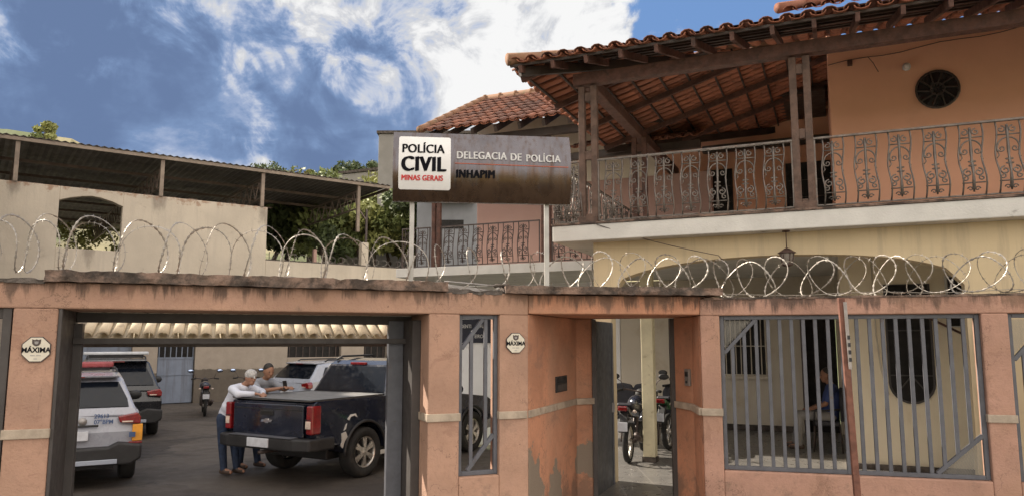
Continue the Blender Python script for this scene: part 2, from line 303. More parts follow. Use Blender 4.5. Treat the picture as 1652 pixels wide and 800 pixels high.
# ------------------------------------------------------------------ geometry helpers
class MB:
    def __init__(s): s.v = []; s.f = []; s.sm = []; s.tone = []
    def add(s, vs, fs, smooth=False, tone=.5, mx=None):
        o = len(s.v)
        s.v += [tuple(mx @ Vector(p)) if mx else tuple(p) for p in vs]
        for f in fs: s.f.append(tuple(i+o for i in f)); s.sm.append(smooth); s.tone.append(tone)
        return s
    def box(s, x0, x1, y0, y1, z0, z1, mx=None, tone=.5):
        vs = [(x0, y0, z0), (x1, y0, z0), (x1, y1, z0), (x0, y1, z0), (x0, y0, z1), (x1, y0, z1), (x1, y1, z1), (x0, y1, z1)]
        return s.add(vs, [(0, 3, 2, 1), (4, 5, 6, 7), (0, 1, 5, 4), (1, 2, 6, 5), (2, 3, 7, 6), (3, 0, 4, 7)], mx=mx, tone=tone)
    def bar(s, p0, p1, w, h, up=(0, 0, 1)):
        p0 = Vector(p0); p1 = Vector(p1); d = (p1-p0); L = d.length; d.normalize(); up = Vector(up)
        if abs(d.dot(up)) > .98: up = Vector((0, 1, 0))
        sx = d.cross(up).normalized(); uu = sx.cross(d)
        mx = Matrix((sx, d, uu)).transposed().to_4x4(); mx.translation = p0
        return s.box(-w/2, w/2, 0, L, -h/2, h/2, mx)
    def tube(s, pts, r, n=6, closed=False, flat=1.0, smooth=True, caps=True):
        pts = [Vector(p) for p in pts]; m = len(pts)
        rs = r if isinstance(r, (list, tuple)) else [r]*m
        vs = []; prev = None
        for i, p in enumerate(pts):
            a = pts[(i-1) % m] if (closed or i > 0) else p; b = pts[(i+1) % m] if (closed or i < m-1) else p
            t = (b-a).normalized() if (b-a).length > 1e-9 else Vector((0, 0, 1))
            if prev is None:
                prev = t.orthogonal().normalized()
            nrm = (prev - t*prev.dot(t)); nrm = nrm.normalized() if nrm.length > 1e-6 else t.orthogonal().normalized()
            prev = nrm; bn = t.cross(nrm)
            for k in range(n):
                a_ = 2*math.pi*k/n; vs.append(p + rs[i]*(math.cos(a_)*nrm + math.sin(a_)*bn*flat))
        fs = []
        for i in range(m if closed else m-1):
            j = (i+1) % m
            for k in range(n): fs.append((i*n+k, i*n+(k+1) % n, j*n+(k+1) % n, j*n+k))
        if caps and not closed:
            fs.append(tuple(range(n-1, -1, -1))); fs.append(tuple((m-1)*n+k for k in range(n)))
        return s.add(vs, fs, smooth)
    def cyl(s, p0, p1, r0, r1=None, n=16, smooth=True): return s.tube([p0, p1], [r0, r0 if r1 is None else r1], n, smooth=smooth)
    def ell(s, c, r, nu=12, nv=8, mx=None):
        vs = []; fs = []
        for j in range(nv+1):
            th = math.pi*j/nv
            for i in range(nu):
                ph = 2*math.pi*i/nu; vs.append((c[0]+r[0]*math.sin(th)*math.cos(ph), c[1]+r[1]*math.sin(th)*math.sin(ph), c[2]+r[2]*math.cos(th)))
        for j in range(nv):
            for i in range(nu): fs.append((j*nu+i, (j+1)*nu+i, (j+1)*nu+(i+1) % nu, j*nu+(i+1) % nu))
        return s.add(vs, fs, True, mx=mx)
    def prism(s, poly, a0, a1, axis='y', mx=None):
        n = len(poly)
        def P(p, t):
            return {'y': (p[0], t, p[1]), 'x': (t, p[0], p[1]), 'z': (p[0], p[1], t)}[axis]
        vs = [P(p, a0) for p in poly]+[P(p, a1) for p in poly]
        fs = [tuple(range(n)), tuple(range(2*n-1, n-1, -1))]+[(i, i+n, (i+1) % n+n, (i+1) % n) for i in range(n)]
        return s.add(vs, fs, mx=mx)
    def lathe(s, prof, c=(0, 0, 0), n=16, mx=None):
        vs = []; fs = []
        for (r, z) in prof:
            for i in range(n): a = 2*math.pi*i/n; vs.append((c[0]+r*math.cos(a), c[1]+r*math.sin(a), c[2]+z))
        for j in range(len(prof)-1):
            for i in range(n): fs.append((j*n+i, j*n+(i+1) % n, (j+1)*n+(i+1) % n, (j+1)*n+i))
        return s.add(vs, fs, True, mx=mx)
    def build(s, name, m, parent=None, loc=(0, 0, 0), bev=0, seg=2, ang=40, fixn=True):
        me = bpy.data.meshes.new(name); me.from_pydata(s.v, [], s.f)
        if fixn:
            bm = bmesh.new(); bm.from_mesh(me); bmesh.ops.recalc_face_normals(bm, faces=bm.faces); bm.to_mesh(me); bm.free()
        me.polygons.foreach_set('use_smooth', s.sm)
        if m in ('tile', 'tile_cream', 'ridge_tile'):
            at = me.attributes.new('tone', 'FLOAT', 'FACE'); at.data.foreach_set('value', s.tone)
        me.materials.append(M[m] if isinstance(m, str) else m); me.update()
        o = bpy.data.objects.new(name, me); col.objects.link(o); o.location = loc
        if parent: o.parent = parent
        if bev:
            b = o.modifiers.new('bevel', 'BEVEL'); b.width = bev; b.segments = seg; b.limit_method = 'ANGLE'; b.angle_limit = R_(ang); b.harden_normals = False
        return o

def tag(o, label=None, cat=None, group=None, kind=None):
    if label: o['label'] = label
    if cat: o['category'] = cat
    if group: o['group'] = group
    if kind: o['kind'] = kind
    return o
def thing(name, label, cat, loc=(0, 0, 0), rz=0, group=None):
    o = bpy.data.objects.new(name, None); col.objects.link(o); o.location = loc; o.rotation_euler = (0, 0, rz); o.empty_display_size = .1
    return tag(o, label, cat, group)
kids = {}
def copy_tree(o, parent=None):
    c = o.copy(); col.objects.link(c)
    if parent: c.parent = parent
    for ch in [x for x in bpy.data.objects if x.parent == o]: copy_tree(ch, c)
    return c
def text_bm(txt, size, m, name, parent, mx, depth=.003, xs=1.0, align='LEFT', bold=.0, spacing=1.0, heavy=0):
    cu = bpy.data.curves.new(name, 'FONT'); cu.body = txt; cu.size = size; cu.extrude = depth; cu.align_x = align; cu.offset = bold; cu.space_character = spacing
    t = bpy.data.objects.new(name, cu); col.objects.link(t)
    dg = bpy.context.evaluated_depsgraph_get(); me = bpy.data.meshes.new_from_object(t.evaluated_get(dg))
    bpy.data.objects.remove(t); bpy.data.curves.remove(cu)
    me.name = name; me.transform(Matrix.Diagonal((xs, 1, 1, 1)))
    me.transform(mx); me.materials.clear(); me.materials.append(M[m])
    if heavy:
        bm = bmesh.new(); bm.from_mesh(me); g0 = bm.verts[:]+bm.edges[:]+bm.faces[:]
        for k in (-1, 1):
            r = bmesh.ops.duplicate(bm, geom=g0); vs_ = [v for v in r['geom'] if isinstance(v, bmesh.types.BMVert)]
            sh = mx.to_3x3() @ Vector((heavy*k, heavy*.25*k, .0002*k)); bmesh.ops.translate(bm, verts=vs_, vec=sh)
        bm.to_mesh(me); bm.free()
    o = bpy.data.objects.new(name, me); col.objects.link(o); o.parent = parent
    return o
# text lying in the x-z plane, facing -y
TXZ = lambda x, y, z: Matrix.Translation((x, y, z)) @ Matrix.Rotation(R_(90), 4, 'X')

HX, HY, HR = .537, 9.836, math.atan2(-.395, .918)
HU = Vector((.9186, -.3952, 0)); HV = Vector((.3952, .9186, 0))
LP, LR = (.16, 7.32), math.atan(.4)
RP, RR = (1.9, 7.57), math.atan(-.265)
BP, BR = (-9.061, 27.246), math.atan2(4.827, 6.643)
# ================================================================== GROUND
g = MB(); n_ = 30
def ground_h(x, y):
    # hills beyond the yard
    h = 0
    d = max(0, y-36); h += 16.5*(1-math.exp(-(d/24)**1.5))
    k = max(0, min(1, (-x-20)/22)); h += k*7*min(1, max(0, y-40)/16)
    h += 1.2*noise.noise(Vector((x*.06, y*.06, 0)))*min(1, d/12)
    return h
xs = [-160+8*i for i in range(31)]; ys = [33+3.5*i for i in range(40)]
g.add([(x, y, ground_h(x, y)-.15) for y in ys for x in xs], [(j*31+i, j*31+i+1, (j+1)*31+i+1, (j+1)*31+i) for j in range(39) for i in range(30)], True)
tag(g.build('hill', 'earth'), kind='structure')
b = MB(); b.add([(-900, -900, -.45), (900, -900, -.45), (900, 1500, -.45), (-900, 1500, -.45)], [(0, 1, 2, 3)]); tag(b.build('ground', 'earth'), kind='structure')
b = MB(); b.box(-60, 60, -7, 4.4, -.44, -.30); tag(b.build('road', 'asphalt'), kind='structure')
b = MB(); b.prism([(-14, 0.2), (-14, 1.7), (LP[0]+.1, 7.5), (1.2, 9.2), (1.9, 8.7), (2.1, 7.6), (16, 3.9), (16, 1.2), (4.5, 4.4), (-.3, 4.4)], -.29, -.17, 'z'); tag(b.build('sidewalk', 'sidewalk', bev=.02), kind='structure')
b = MB(); b.prism([(-30, -3), (LP[0]-.06, 7.45), (1.0, 9.25), (1.0, 12), (-2, 18), (-7, 33.4), (-40, 33.4), (-40, -3)], -.42, 0, 'z'); tag(b.build('yard_ground', 'yard'), kind='structure')

# ================================================================== FRONT BOUNDARY WALL
mL = Matrix.Translation((LP[0], LP[1], 0)) @ Matrix.Rotation(LR, 4, 'Z')
mR = Matrix.Translation((RP[0], RP[1], 0)) @ Matrix.Rotation(RR, 4, 'Z')
wl = thing('boundary_wall', 'weathered salmon boundary wall with grimy coping along the street, holding the gate and barred openings', 'wall', (LP[0], LP[1], -.2))
def wpart(mb, name, m, bev=.012):
    o = mb.build(name, m, wl, bev=bev); o.location = (-LP[0], -LP[1], .2); return o
Y0, TH = 0, .26
b = MB()
b.box(-4.29, -3.99, 0, TH, -.5, 2.352, mL); b.box(-1.0, -.70, 0, TH, -.5, 2.352, mL); b.box(-1.0, -.86, TH, .78, -.5, 2.352, mL)
b.box(-4.13, -3.99, TH, .78, -.5, 2.352, mL)
b.box(-.70, -.30, 0, TH, -.5, .855, mL); b.box(-.30, 0.0, 0, TH, -.5, 2.352, mL)
b.box(-7.5, -6.0, 0, TH, -.5, 2.352, mL)
b.box(-7.5, 0.0, 0, TH, 2.352, 2.558, mL)
b.box(-4.13, -.86, TH, .78, 2.352, 2.50, mL)
wpart(b, 'wall_section', 'salmon_left')
C_, E_, F_, G_, H_, D_ = (.16, 7.32), (.754, 8.87), (.96, 8.962), (1.832, 8.52), (1.945, 8.12), (1.9, 7.57)
b = MB()
b.prism([(C_[0]+.001, C_[1]+.004), E_, F_, (1.02, 9.10), (.66, 9.05), (-.02, 7.53)], -.5, 2.362, 'z')
b.prism([G_, H_, (D_[0]-.002, D_[1]+.03), (2.16, 7.8), (2.16, 8.25), (1.90, 8.66)], -.5, 2.362, 'z')
b.prism([(.165, 7.325), (1.895, 7.575), (2.16, 7.8), (2.16, 8.25), (1.90, 8.66), (1.02, 9.10), (.66, 9.05), (.0, 7.6)], 2.365, 2.55, 'z')
wpart(b, 'recess_wall', 'salmon_recess')
b = MB()
b.box(0.0, .19, 0, TH, -.5, 2.355, mR); b.box(2.525, 2.748, 0, TH, -.5, 2.355, mR); b.box(4.9, 6.5, 0, TH, -.5, 2.355, mR)
b.box(.19, 2.525, 0, TH, -.5, .842, mR); b.box(2.748, 4.9, 0, TH, -.5, .842, mR)
b.box(0.0, 6.5, 0, TH, 2.355, 2.525, mR)
wpart(b, 'wall_section', 'salmon_right')
b = MB()
for (a, c) in ((-4.305, -3.985), (-1.012, -.69), (-.31, -.02)): b.box(a, c, -.018, .05, 1.365, 1.437, mL)
b.box(-1.016, -.9, .06, .76, 1.365, 1.437, mL)
b.bar((.150, 7.33, 1.401), (.747, 8.885, 1.401), .045, .072); b.bar((.75, 8.85, 1.401), (.965, 8.945, 1.401), .045, .072)
b.bar((1.835, 8.50, 1.401), (1.93, 8.11, 1.401), .045, .072); b.bar((1.93, 8.12, 1.401), (1.885, 7.58, 1.401), .045, .072)
b.box(-.012, .20, -.018, .05, 1.365, 1.437, mR); b.box(2.515, 2.758, -.018, .05, 1.365, 1.437, mR)
wpart(b, 'plaster_band', 'band', .006)
def rough_slab(x0, x1, y0, y1, z0, z1, mx, seed, amp=.012, st=.035):
    mb = MB(); n = int((x1-x0)/st); ring = 12; vs = []; fs = []
    for i in range(n+1):
        x = x0+(x1-x0)*i/n
        pr = []
        for k in range(ring):
            if k < 4: y, z = y0+(y1-y0)*k/4, z1
            elif k < 6: y, z = y1, z1+(z0-z1)*(k-4)/2
            elif k < 10: y, z = y1+(y0-y1)*(k-6)/4, z0
            else: y, z = y0, z0+(z1-z0)*(k-10)/2
            q = Vector((x*9+seed, y*14, z*20)); d = noise.noise(q)*amp*1.6+noise.noise(q*3)*amp*.8
            vs.append((x+d*.3, y+d, z+d*(.9 if k < 5 or k > 10 else .5)))
    for i in range(n):
        for k in range(ring): fs.append((i*ring+k, i*ring+(k+1) % ring, (i+1)*ring+(k+1) % ring, (i+1)*ring+k))
    fs.append(tuple(range(ring))); fs.append(tuple(n*ring+k for k in range(ring-1, -1, -1)))
    return mb.add(vs, fs, False, mx=mx)
wpart(rough_slab(-4.09, -.84, -.07, .36, 2.560, 2.648, mL, 3), 'coping_slab', 'coping', 0)
wpart(rough_slab(-7.5, -4.095, -.02, .30, 2.545, 2.575, mL, 9, .012), 'coping_slab', 'grime_concrete', 0)
wpart(rough_slab(-.835, -.24, .0, .26, 2.545, 2.575, mL, 5, .02), 'coping_slab', 'grime_concrete', 0)
mS = Matrix.Translation((-.06, 7.165, 0)) @ Matrix.Rotation(math.atan2(.31, 2.16), 4, 'Z')
wpart(rough_slab(0, 2.20, .0, .42, 2.556, 2.628, mS, 13), 'coping_slab', 'coping', 0)
b = MB(); b.prism([(.2, 7.70), (2.0, 7.97), (2.14, 8.2), (1.88, 8.66), (1.02, 9.08), (.68, 9.02)], 2.552, 2.60, 'z'); wpart(b, 'roof_slab', 'grime_concrete')
wpart(rough_slab(.05, 6.5, -.008, .27, 2.515, 2.535, mR, 21, .006), 'coping_slab', 'coping', 0)
# broken bits of mortar lying on the low stretch
for i, (s_, r_) in enumerate(((-.78, .05), (-.72, .035), (-.62, .03), (-.28, .035), (-.2, .04), (.75, .03), (.9, .04), (1.05, .03))):
    mb = MB(); mb.ell((0, 0, 0), (r_*1.5, r_, r_*.6), 7, 5)
    mb.v = [tuple(Vector(p)*(1+.5*noise.noise(Vector(p)*60+Vector((i*3, 0, 0))))) for p in mb.v]
    o = mb.build('mortar_chunk', 'grime_concrete', wl); p = mL @ Vector((s_, .10, 2.585 if s_ < -.3 else 2.64)); o.location = p-Vector((LP[0], LP[1], -.2))
# leaning translucent-white sheet strip and loose rods behind the broken coping
t = tag(MB().prism([(-.80, 2.56), (-.22, 2.545), (-.20, 2.60), (-.72, 2.655)], .30, .315, 'y', mL).build('fibre_board', 'pipe_grey'), 'grey board offcut standing behind the broken stretch of wall coping', 'board')
t = MB().tube([mL @ Vector((-.83, .10, 2.665)), mL @ Vector((-.5, .09, 2.648)), mL @ Vector((-.24, .10, 2.635))], .006, 6).build('metal_rod', 'pipe_grey'); tag(t, 'thin loose metal rod bridging the gap between the two coping slabs', 'rod')

# ------------------------------------------------------------------ main gate frame
gt = thing('vehicle_gateway', 'dark brown steel frame of the open vehicle gateway', 'gate frame', (mL @ Vector((-2.5, .7, 0)))[:], LR)
def gl(mb, name, m, bev=.004): return mb.build(name, m, gt, loc=(2.5, -.7, 0), bev=bev)
gl(MB().box(-3.988, -3.962, .01, .76, 0, 2.35), 'side_post', 'frame_brown')
gl(MB().box(-3.985, -3.90, .60, .72, 0, 2.25), 'side_post', 'frame_brown')
gl(MB().box(-1.085, -1.002, .28, .76, 0, 2.30), 'side_post', 'frame_brown')
gl(MB().box(-1.24, -1.09, .62, .70, 0, 2.30), 'side_post', 'frame_blue')
gl(MB().box(-3.96, -1.0, .66, .76, 2.262, 2.348), 'header_beam', 'frame_brown')
gl(MB().box(-3.96, -1.005, .55, .61, 2.075, 2.125), 'lower_rail', 'frame_brown')
# ------------------------------------------------------------------ tile helper
def tile_field(mb, O, E, U, ne, nu, p, c, r, inside, seed=0, chan=True, thick=.012, seg=5, ends=True, jit=.006):
    O, E, U = Vector(O), Vector(E).normalized(), Vector(U).normalized(); Nn = E.cross(U)
    if Nn.z < 0: Nn = -Nn
    rnd = random.Random(seed)
    for i in range(ne):
        for j in range(nu):
            if not inside((i+.5)*p, (j+.5)*c): continue
            for kind in ((0, 1) if chan else (0,)):
                ec = (i+.5+(.5 if kind else 0))*p + rnd.uniform(-jit, jit)
                tone = rnd.random()*.45 if kind == 0 else .6+.4*rnd.random()
                u0 = j*c-.04+rnd.uniform(-jit, jit)*2; u1 = (j+1)*c+.02
                vs = []; lift0, lift1 = (.018, .0)
                for (uu, rr, lf) in ((u0, r*1.08, lift0), (u1, r*.88, lift1)):
                    for sh in (0, thick):
                        for k in range(seg+1):
                            a = math.pi*k/seg
                            ra = rr-sh
                            x = math.cos(a)*ra; h = math.sin(a)*ra*(.72 if kind == 0 else -.55) + (.012 if kind == 0 else .038) + lf*(1 if kind == 0 else 1)
                            vs.append(O+E*(ec+x)+U*uu+Nn*h)
                m_ = seg+1; fs = []
                for k in range(seg):
                    fs.append((k, k+1, 2*m_+k+1, 2*m_+k)); fs.append((m_+k, 3*m_+k, 3*m_+k+1, m_+k+1)); fs.append((k, m_+k, m_+k+1, k+1))
                fs.append((0, 2*m_, 3*m_, m_)); fs.append((seg, m_+seg, 3*m_+seg, 2*m_+seg))
                mb.add(vs, fs, True, tone)
    return mb
# canopy of cream tiles just behind the gate header
cn = thing('gate_canopy', 'small canopy of cream clay tiles right behind the vehicle gateway, catching the sun', 'canopy', (mL @ Vector((-2.5, 1.0, 0)))[:], LR)
sl = math.tan(R_(20))
def cl_(mb, name, m, bev=0): return mb.build(name, m, cn, loc=(2.5, -1.0, 0), bev=bev)
mb = MB(); tile_field(mb, (-3.98, .98, 2.128), (1, 0, 0), (0, math.cos(R_(20)), math.sin(R_(20))), 23, 2, .125, .42, .050, lambda e, u: True, 4, chan=False, thick=.007, seg=8, jit=.004)
mb.v = [(x, y, z+.0) for x, y, z in mb.v]; cl_(mb, 'roof_tiles', 'tile_cream')
cl_(MB().add([(-3.98, 1.01, 2.130), (-1.10, 1.01, 2.130), (-1.10, 1.80, 2.130+.79*sl), (-3.98, 1.80, 2.130+.79*sl), (-3.98, 1.01, 2.122), (-1.10, 1.01, 2.122), (-1.10, 1.80, 2.122+.79*sl), (-3.98, 1.80, 2.122+.79*sl)], [(0, 1, 2, 3), (7, 6, 5, 4), (0, 4, 5, 1), (1, 5, 6, 2), (2, 6, 7, 3), (3, 7, 4, 0)]), 'channel_tiles', 'tile_cream')
cl_(MB().prism([(1.68, 2.405), (1.74, 2.45), (1.84, 2.45), (1.88, 2.405)], -4.0, -1.06, 'x'), 'ridge_cap', 'tile_cream')
cl_(MB().box(-3.98, -1.05, 1.10, 1.17, 2.045, 2.115), 'support_beam', 'dark_wood')
cl_(MB().box(-3.98, -1.05, 1.70, 1.78, 2.27, 2.345), 'support_beam', 'dark_wood')
for s_ in (-3.92, -3.2, -2.5, -1.8, -1.14): cl_(MB().bar((s_, 1.12, 2.10), (s_, 1.80, 2.345), .045, .035), 'rafter', 'dark_wood')

# ------------------------------------------------------------------ window grilles
def grille(name, label, mx, s0, s1, z0, z1, bars, diag, meshc, rz, y=.07):
    base = mx @ Vector(((s0+s1)/2, y, z0)); g_ = thing(name, label, 'window grille', base[:], rz, 'steel grilles in the boundary wall')
    off = (-(s0+s1)/2, -y, -z0)
    def P(mb, nm, m='frame_blue', bev=.003): return mb.build(nm, m, g_, loc=off, bev=bev)
    f = .038
    mb = MB(); mb.box(s0, s0+f, y-.02, y+.02, z0, z1); mb.box(s1-f, s1, y-.02, y+.02, z0, z1); mb.box(s0+f+.001, s1-f-.001, y-.02, y+.02, z1-f, z1); mb.box(s0+f+.001, s1-f-.001, y-.02, y+.02, z0, z0+f); P(mb, 'frame')
    for x in bars:
        zl, zh = z0+f, z1-f
        for (a, c_) in diag:   # bars stop at the diagonal brace
            (xa, za), (xb, zb) = a, c_
            if min(xa, xb) <= x <= max(xa, xb):
                zd = za+(zb-za)*(x-xa)/(xb-xa)
                if zd > (z0+z1)/2: zh = min(zh, zd)
                else: zl = max(zl, zd)
        P(MB().box(x-.017, x+.017, y-.014, y+.014, zl, zh), 'bar', bev=.002)
    for (a, c_) in diag: P(MB().bar((a[0], y, a[1]), (c_[0], y, c_[1]), .036, .040, up=(0, 1, 0)), 'diagonal_brace')
    for tri in meshc:
        # expanded-metal filling of the corner triangle
        (ax, az), (bx, bz), (cx, cz) = tri; mb = MB(); st = .022
        def ins(x, z):
            d1 = (x-bx)*(az-bz)-(ax-bx)*(z-bz); d2 = (x-cx)*(bz-cz)-(bx-cx)*(z-cz); d3 = (x-ax)*(cz-az)-(cx-ax)*(z-az)
            return not ((d1 < 0 or d2 < 0 or d3 < 0) and (d1 > 0 or d2 > 0 or d3 > 0))
        x_0, x_1, z_0, z_1 = min(ax, bx, cx), max(ax, bx, cx), min(az, bz, cz), max(az, bz, cz)
        i = 0
        z = z_0
        while z < z_1:
            x = x_0
            while x < x_1:
                for sg in (1, -1):
                    q0, q1 = (x, z), (x+st, z+sg*st*.5)
                    if ins(*q0) and ins(*q1): mb.bar((q0[0], y+.018, q0[1]), (q1[0], y+.018, q1[1]), .0022, .006, up=(0, 1, 0))
                x += st
            z += st*.5
        P(mb, 'wire_mesh', 'mesh_wire', 0)
    return g_
grille('window_grille', 'narrow steel grille with two bars beside the gateway pillar', mL, -.698, -.302, .858, 2.348, [-.565, -.42],
       [((-.66, 2.03), (-.45, 2.31)), ((-.60, .90), (-.34, 1.22))], [], LR)
grille('window_grille', 'wide steel grille left of the rusty street pole, brace in its top left corner', mR, .193, 1.355, .846, 2.352, [.31, .425, .54, .655, .765, .875, .985, 1.095, 1.21],
       [((.23, 1.98), (.54, 2.315))], [((.23, 2.01), (.23, 2.31), (.51, 2.31))], RR)
grille('window_grille', 'wide steel grille right of the rusty street pole, brace in its bottom right corner', mR, 1.362, 2.522, .846, 2.352, [1.47, 1.585, 1.70, 1.815, 1.93, 2.045, 2.16, 2.275, 2.39],
       [((2.09, .885), (2.485, 1.24))], [((2.12, .885), (2.485, .885), (2.485, 1.21))], RR)
grille('window_grille', 'partly seen steel grille at the right picture edge, brace in its upper corner', mR, 2.752, 3.95, .846, 2.352, [2.87, 2.985, 3.10, 3.215, 3.33, 3.445, 3.56, 3.675, 3.79],
       [((2.79, 1.93), (3.12, 2.315))], [((2.79, 1.96), (2.79, 2.31), (3.09, 2.31))], RR)
# left neighbouring opening: steel post of another gate
b = MB(); b.box(-4.36, -4.30, .02, .12, -.3, 2.35, mL); b.box(-6.0, -4.36, .04, .10, 2.27, 2.35, mL); tag(b.build('side_gate', 'frame_brown', bev=.004), 'dark steel frame of the next opening, cut by the left picture edge', 'gate frame')

# ------------------------------------------------------------------ plaques
def plaque(label, s, z):
    base = mL @ Vector((s, -.012, z)); p = thing('security_plaque', label, 'plaque', base[:], LR, 'octagonal security plaques on the wall')
    oc = [(.105*math.cos(R_(22.5+45*k)), .105*math.sin(R_(22.5+45*k))) for k in range(8)]
    MB().prism([(x*1.0, y_*1.0) for x, y_ in oc], -.002, .010, 'y').build('rim', 'plaque_edge', p)
    MB().prism([(x*.93, y_*.93) for x, y_ in oc], -.006, -.0025, 'y').build('face', 'plaque', p)
    text_bm('MÁXIMA', .054, 'letter_black', 'lettering', p, TXZ(0, -.0075, -.022), .0012, .93, 'CENTER', .0016)
    text_bm('SEGURANÇA', .017, 'plaque_edge', 'lettering', p, TXZ(0, -.0075, -.048), .001, .9, 'CENTER', .0) if False else None
    sh = [(-.030, .078), (-.012, .072), (0, .078), (.012, .072), (.030, .078), (.028, .045), (.016, .030), (0, .024), (-.016, .030), (-.028, .045)]
    MB().prism(sh, -.0085, -.0065, 'y').build('crest', 'plaque_edge', p)
    MB().prism([(x*.45, .05+(y_-.05)*.45) for x, y_ in sh], -.0095, -.0087, 'y').build('crest_centre', 'pipe_grey', p)
    mb = MB()
    for k in range(9):
        if k in (4,): continue
        mb.box(-.036+k*.008, -.031+k*.008, -.0078, -.0066, -.050, -.042)
    mb.box(-.012, .012, -.0078, -.0066, -.074, -.068); mb.build('small_print', 'pipe_grey', p)
plaque('white octagonal plaque with crest on the far left wall pillar', -4.117, 2.037)
plaque('white octagonal plaque with crest between narrow grille and doorway recess', -.140, 2.082)

# ------------------------------------------------------------------ letter box and intercom
dv = (Vector((E_[0], E_[1], 0))-Vector((C_[0], C_[1], 0))).normalized(); mC = Matrix.Translation((C_[0], C_[1], 0)) @ Matrix.Rotation(math.atan2(dv.y, dv.x), 4, 'Z')
lb = thing('letter_box', 'dark letter box slot set into the slanted recess wall', 'letter box', (mC @ Vector((1.05, 0, 1.55)))[:], math.atan2(dv.y, dv.x))
MB().box(-.20, .20, -.014, .02, 0, .17).build('frame', 'plastic', lb, bev=.004)
MB().box(-.17, .17, -.022, -.015, .10, .15).build('flap', 'dark_inside', lb, bev=.002)
MB().box(-.17, .17, -.020, -.015, .015, .085).build('panel', 'frame_brown', lb, bev=.002)
dh = (Vector((H_[0], H_[1], 0))-Vector((G_[0], G_[1], 0))).normalized(); mH = Matrix.Translation((G_[0], G_[1], 0)) @ Matrix.Rotation(math.atan2(dh.y, dh.x), 4, 'Z')
ic = thing('intercom', 'slim grey intercom on the right side of the doorway recess', 'intercom', (mH @ Vector((.33, 0, 1.62)))[:], math.atan2(dh.y, dh.x))
MB().box(-.05, .05, -.03, .0, 0, .18).build('case', 'intercom', ic, bev=.006)
MB().box(-.03, .03, -.034, -.031, .10, .15).build('speaker_grid', 'plastic', ic); MB().cyl((0, -.031, .04), (0, -.038, .04), .014, n=12).build('button', 'plastic', ic)
b = MB().tube([(D_[0]-.035, 8.0, 2.362), (D_[0]-.02, 8.0, 2.2), (D_[0]-.0, 8.0, 1.9)], .003)
# ------------------------------------------------------------------ pedestrian door
dl = thing('entrance_door', 'grey sheet metal door standing open inward in the recess', 'door', (.975, 8.985, .22), math.atan2(.815, .315))
MB().box(0, .87, -.02, .02, 0.03, 2.12).build('door_leaf', 'leaf_gray', dl, bev=.004)
MB().box(.80, .868, -.032, -.021, 0.04, 2.11).build('edge_strip', 'frame_blue', dl, bev=.003)
mb = MB(); mb.box(.76, .79, -.06, -.022, .98, 1.10); mb.build('handle', 'pipe_grey', dl, bev=.003)
df = thing('door_frame', 'dark steel frame around the open entrance door', 'door frame', (1.4, 8.74, .2))
MB().bar((-.425, .225, 0), (-.425, .225, 2.155), .05, .07, up=(0, 1, 0)).build('jamb', 'frame_brown', df)
MB().bar((.415, -.205, 0), (.415, -.205, 2.155), .05, .07, up=(0, 1, 0)).build('jamb', 'frame_brown', df)

# ------------------------------------------------------------------ rusty pole on the pavement
pb = mR @ Vector((1.325, -.5, -.17)); pt = mR @ Vector((1.255, -.5, 2.49))
sp = thing('street_pole', 'rusty square steel pole standing on the pavement before the barred openings', 'pole', pb[:])
MB().bar((0, 0, 0), pt-pb, .058, .035, up=(0, 1, 0)).build('pole', 'rust', sp, bev=.005)
q0 = (pt-pb)*.985; q1 = (pt-pb)*.76
mb = MB(); mb.bar(q1+Vector((.018, -.034, 0)), q0+Vector((.018, -.034, 0)), .030, .004, up=(0, 1, 0)); mb.build('sticker', 'sticker', sp)
mb = MB()
for k in range(4):
    c_ = q1+(q0-q1)*(.14+.11*k)+Vector((.024, -.038, 0)); mb.box(c_.x-.012, c_.x+.012, c_.y-.001, c_.y+.001, c_.z-.018, c_.z+.018)
mb.build('sticker_print', 'plastic', sp)

# ================================================================== STEEL SIGN
sg = thing('police_sign', 'brushed steel station sign with white panel and lettering on two posts above the wall', 'sign', (-1.155, 7.09, 2.6), math.atan2(.20, 1.774))
SWd, z0s, z1s = 1.74, .84, 1.525
def bow(z): t = (z-z0s)/(z1s-z0s)*2-1; return -.10*(1-t*t)+.01
mb = MB(); n = 18; vs = []
for i in range(n+1):
    z = z0s+(z1s-z0s)*i/n
    for x in (0, SWd): vs.append((x, bow(z), z))
fs = [(2*i, 2*i+1, 2*i+3, 2*i+2) for i in range(n)]
mb.add(vs, fs, True)
vs = []
for i in range(n+1):
    z = z0s+(z1s-z0s)*i/n
    for x in (0, SWd): vs.append((x, bow(z)*.0+.06, z))
mb.add(vs, fs, True)
for x in (0, SWd):
    vv = [(x, bow(z0s+(z1s-z0s)*i/n), z0s+(z1s-z0s)*i/n) for i in range(n+1)]+[(x, .06, z1s), (x, .06, z0s)]
    mb.add(vv, [tuple(range(len(vv)))])
mb.add([(0, .01, z1s), (SWd, .01, z1s), (SWd, .06, z1s), (0, .06, z1s)], [(0, 1, 2, 3)]); mb.add([(0, .01, z0s), (SWd, .01, z0s), (SWd, .06, z0s), (0, .06, z0s)], [(0, 1, 2, 3)])
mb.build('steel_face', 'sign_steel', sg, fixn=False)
# white rounded panel, bent to the face
px0, px1, pz0, pz1, rr = .055, .555, z0s+.105, z0s+.635, .022
out_ = []
for (cx, cz, a0) in ((px1-rr, pz0+rr, -90), (px1-rr, pz1-rr, 0), (px0+rr, pz1-rr, 90), (px0+rr, pz0+rr, 180)):
    for k in range(5): a = R_(a0+22.5*k); out_.append((cx+rr*math.cos(a), cz+rr*math.sin(a)))
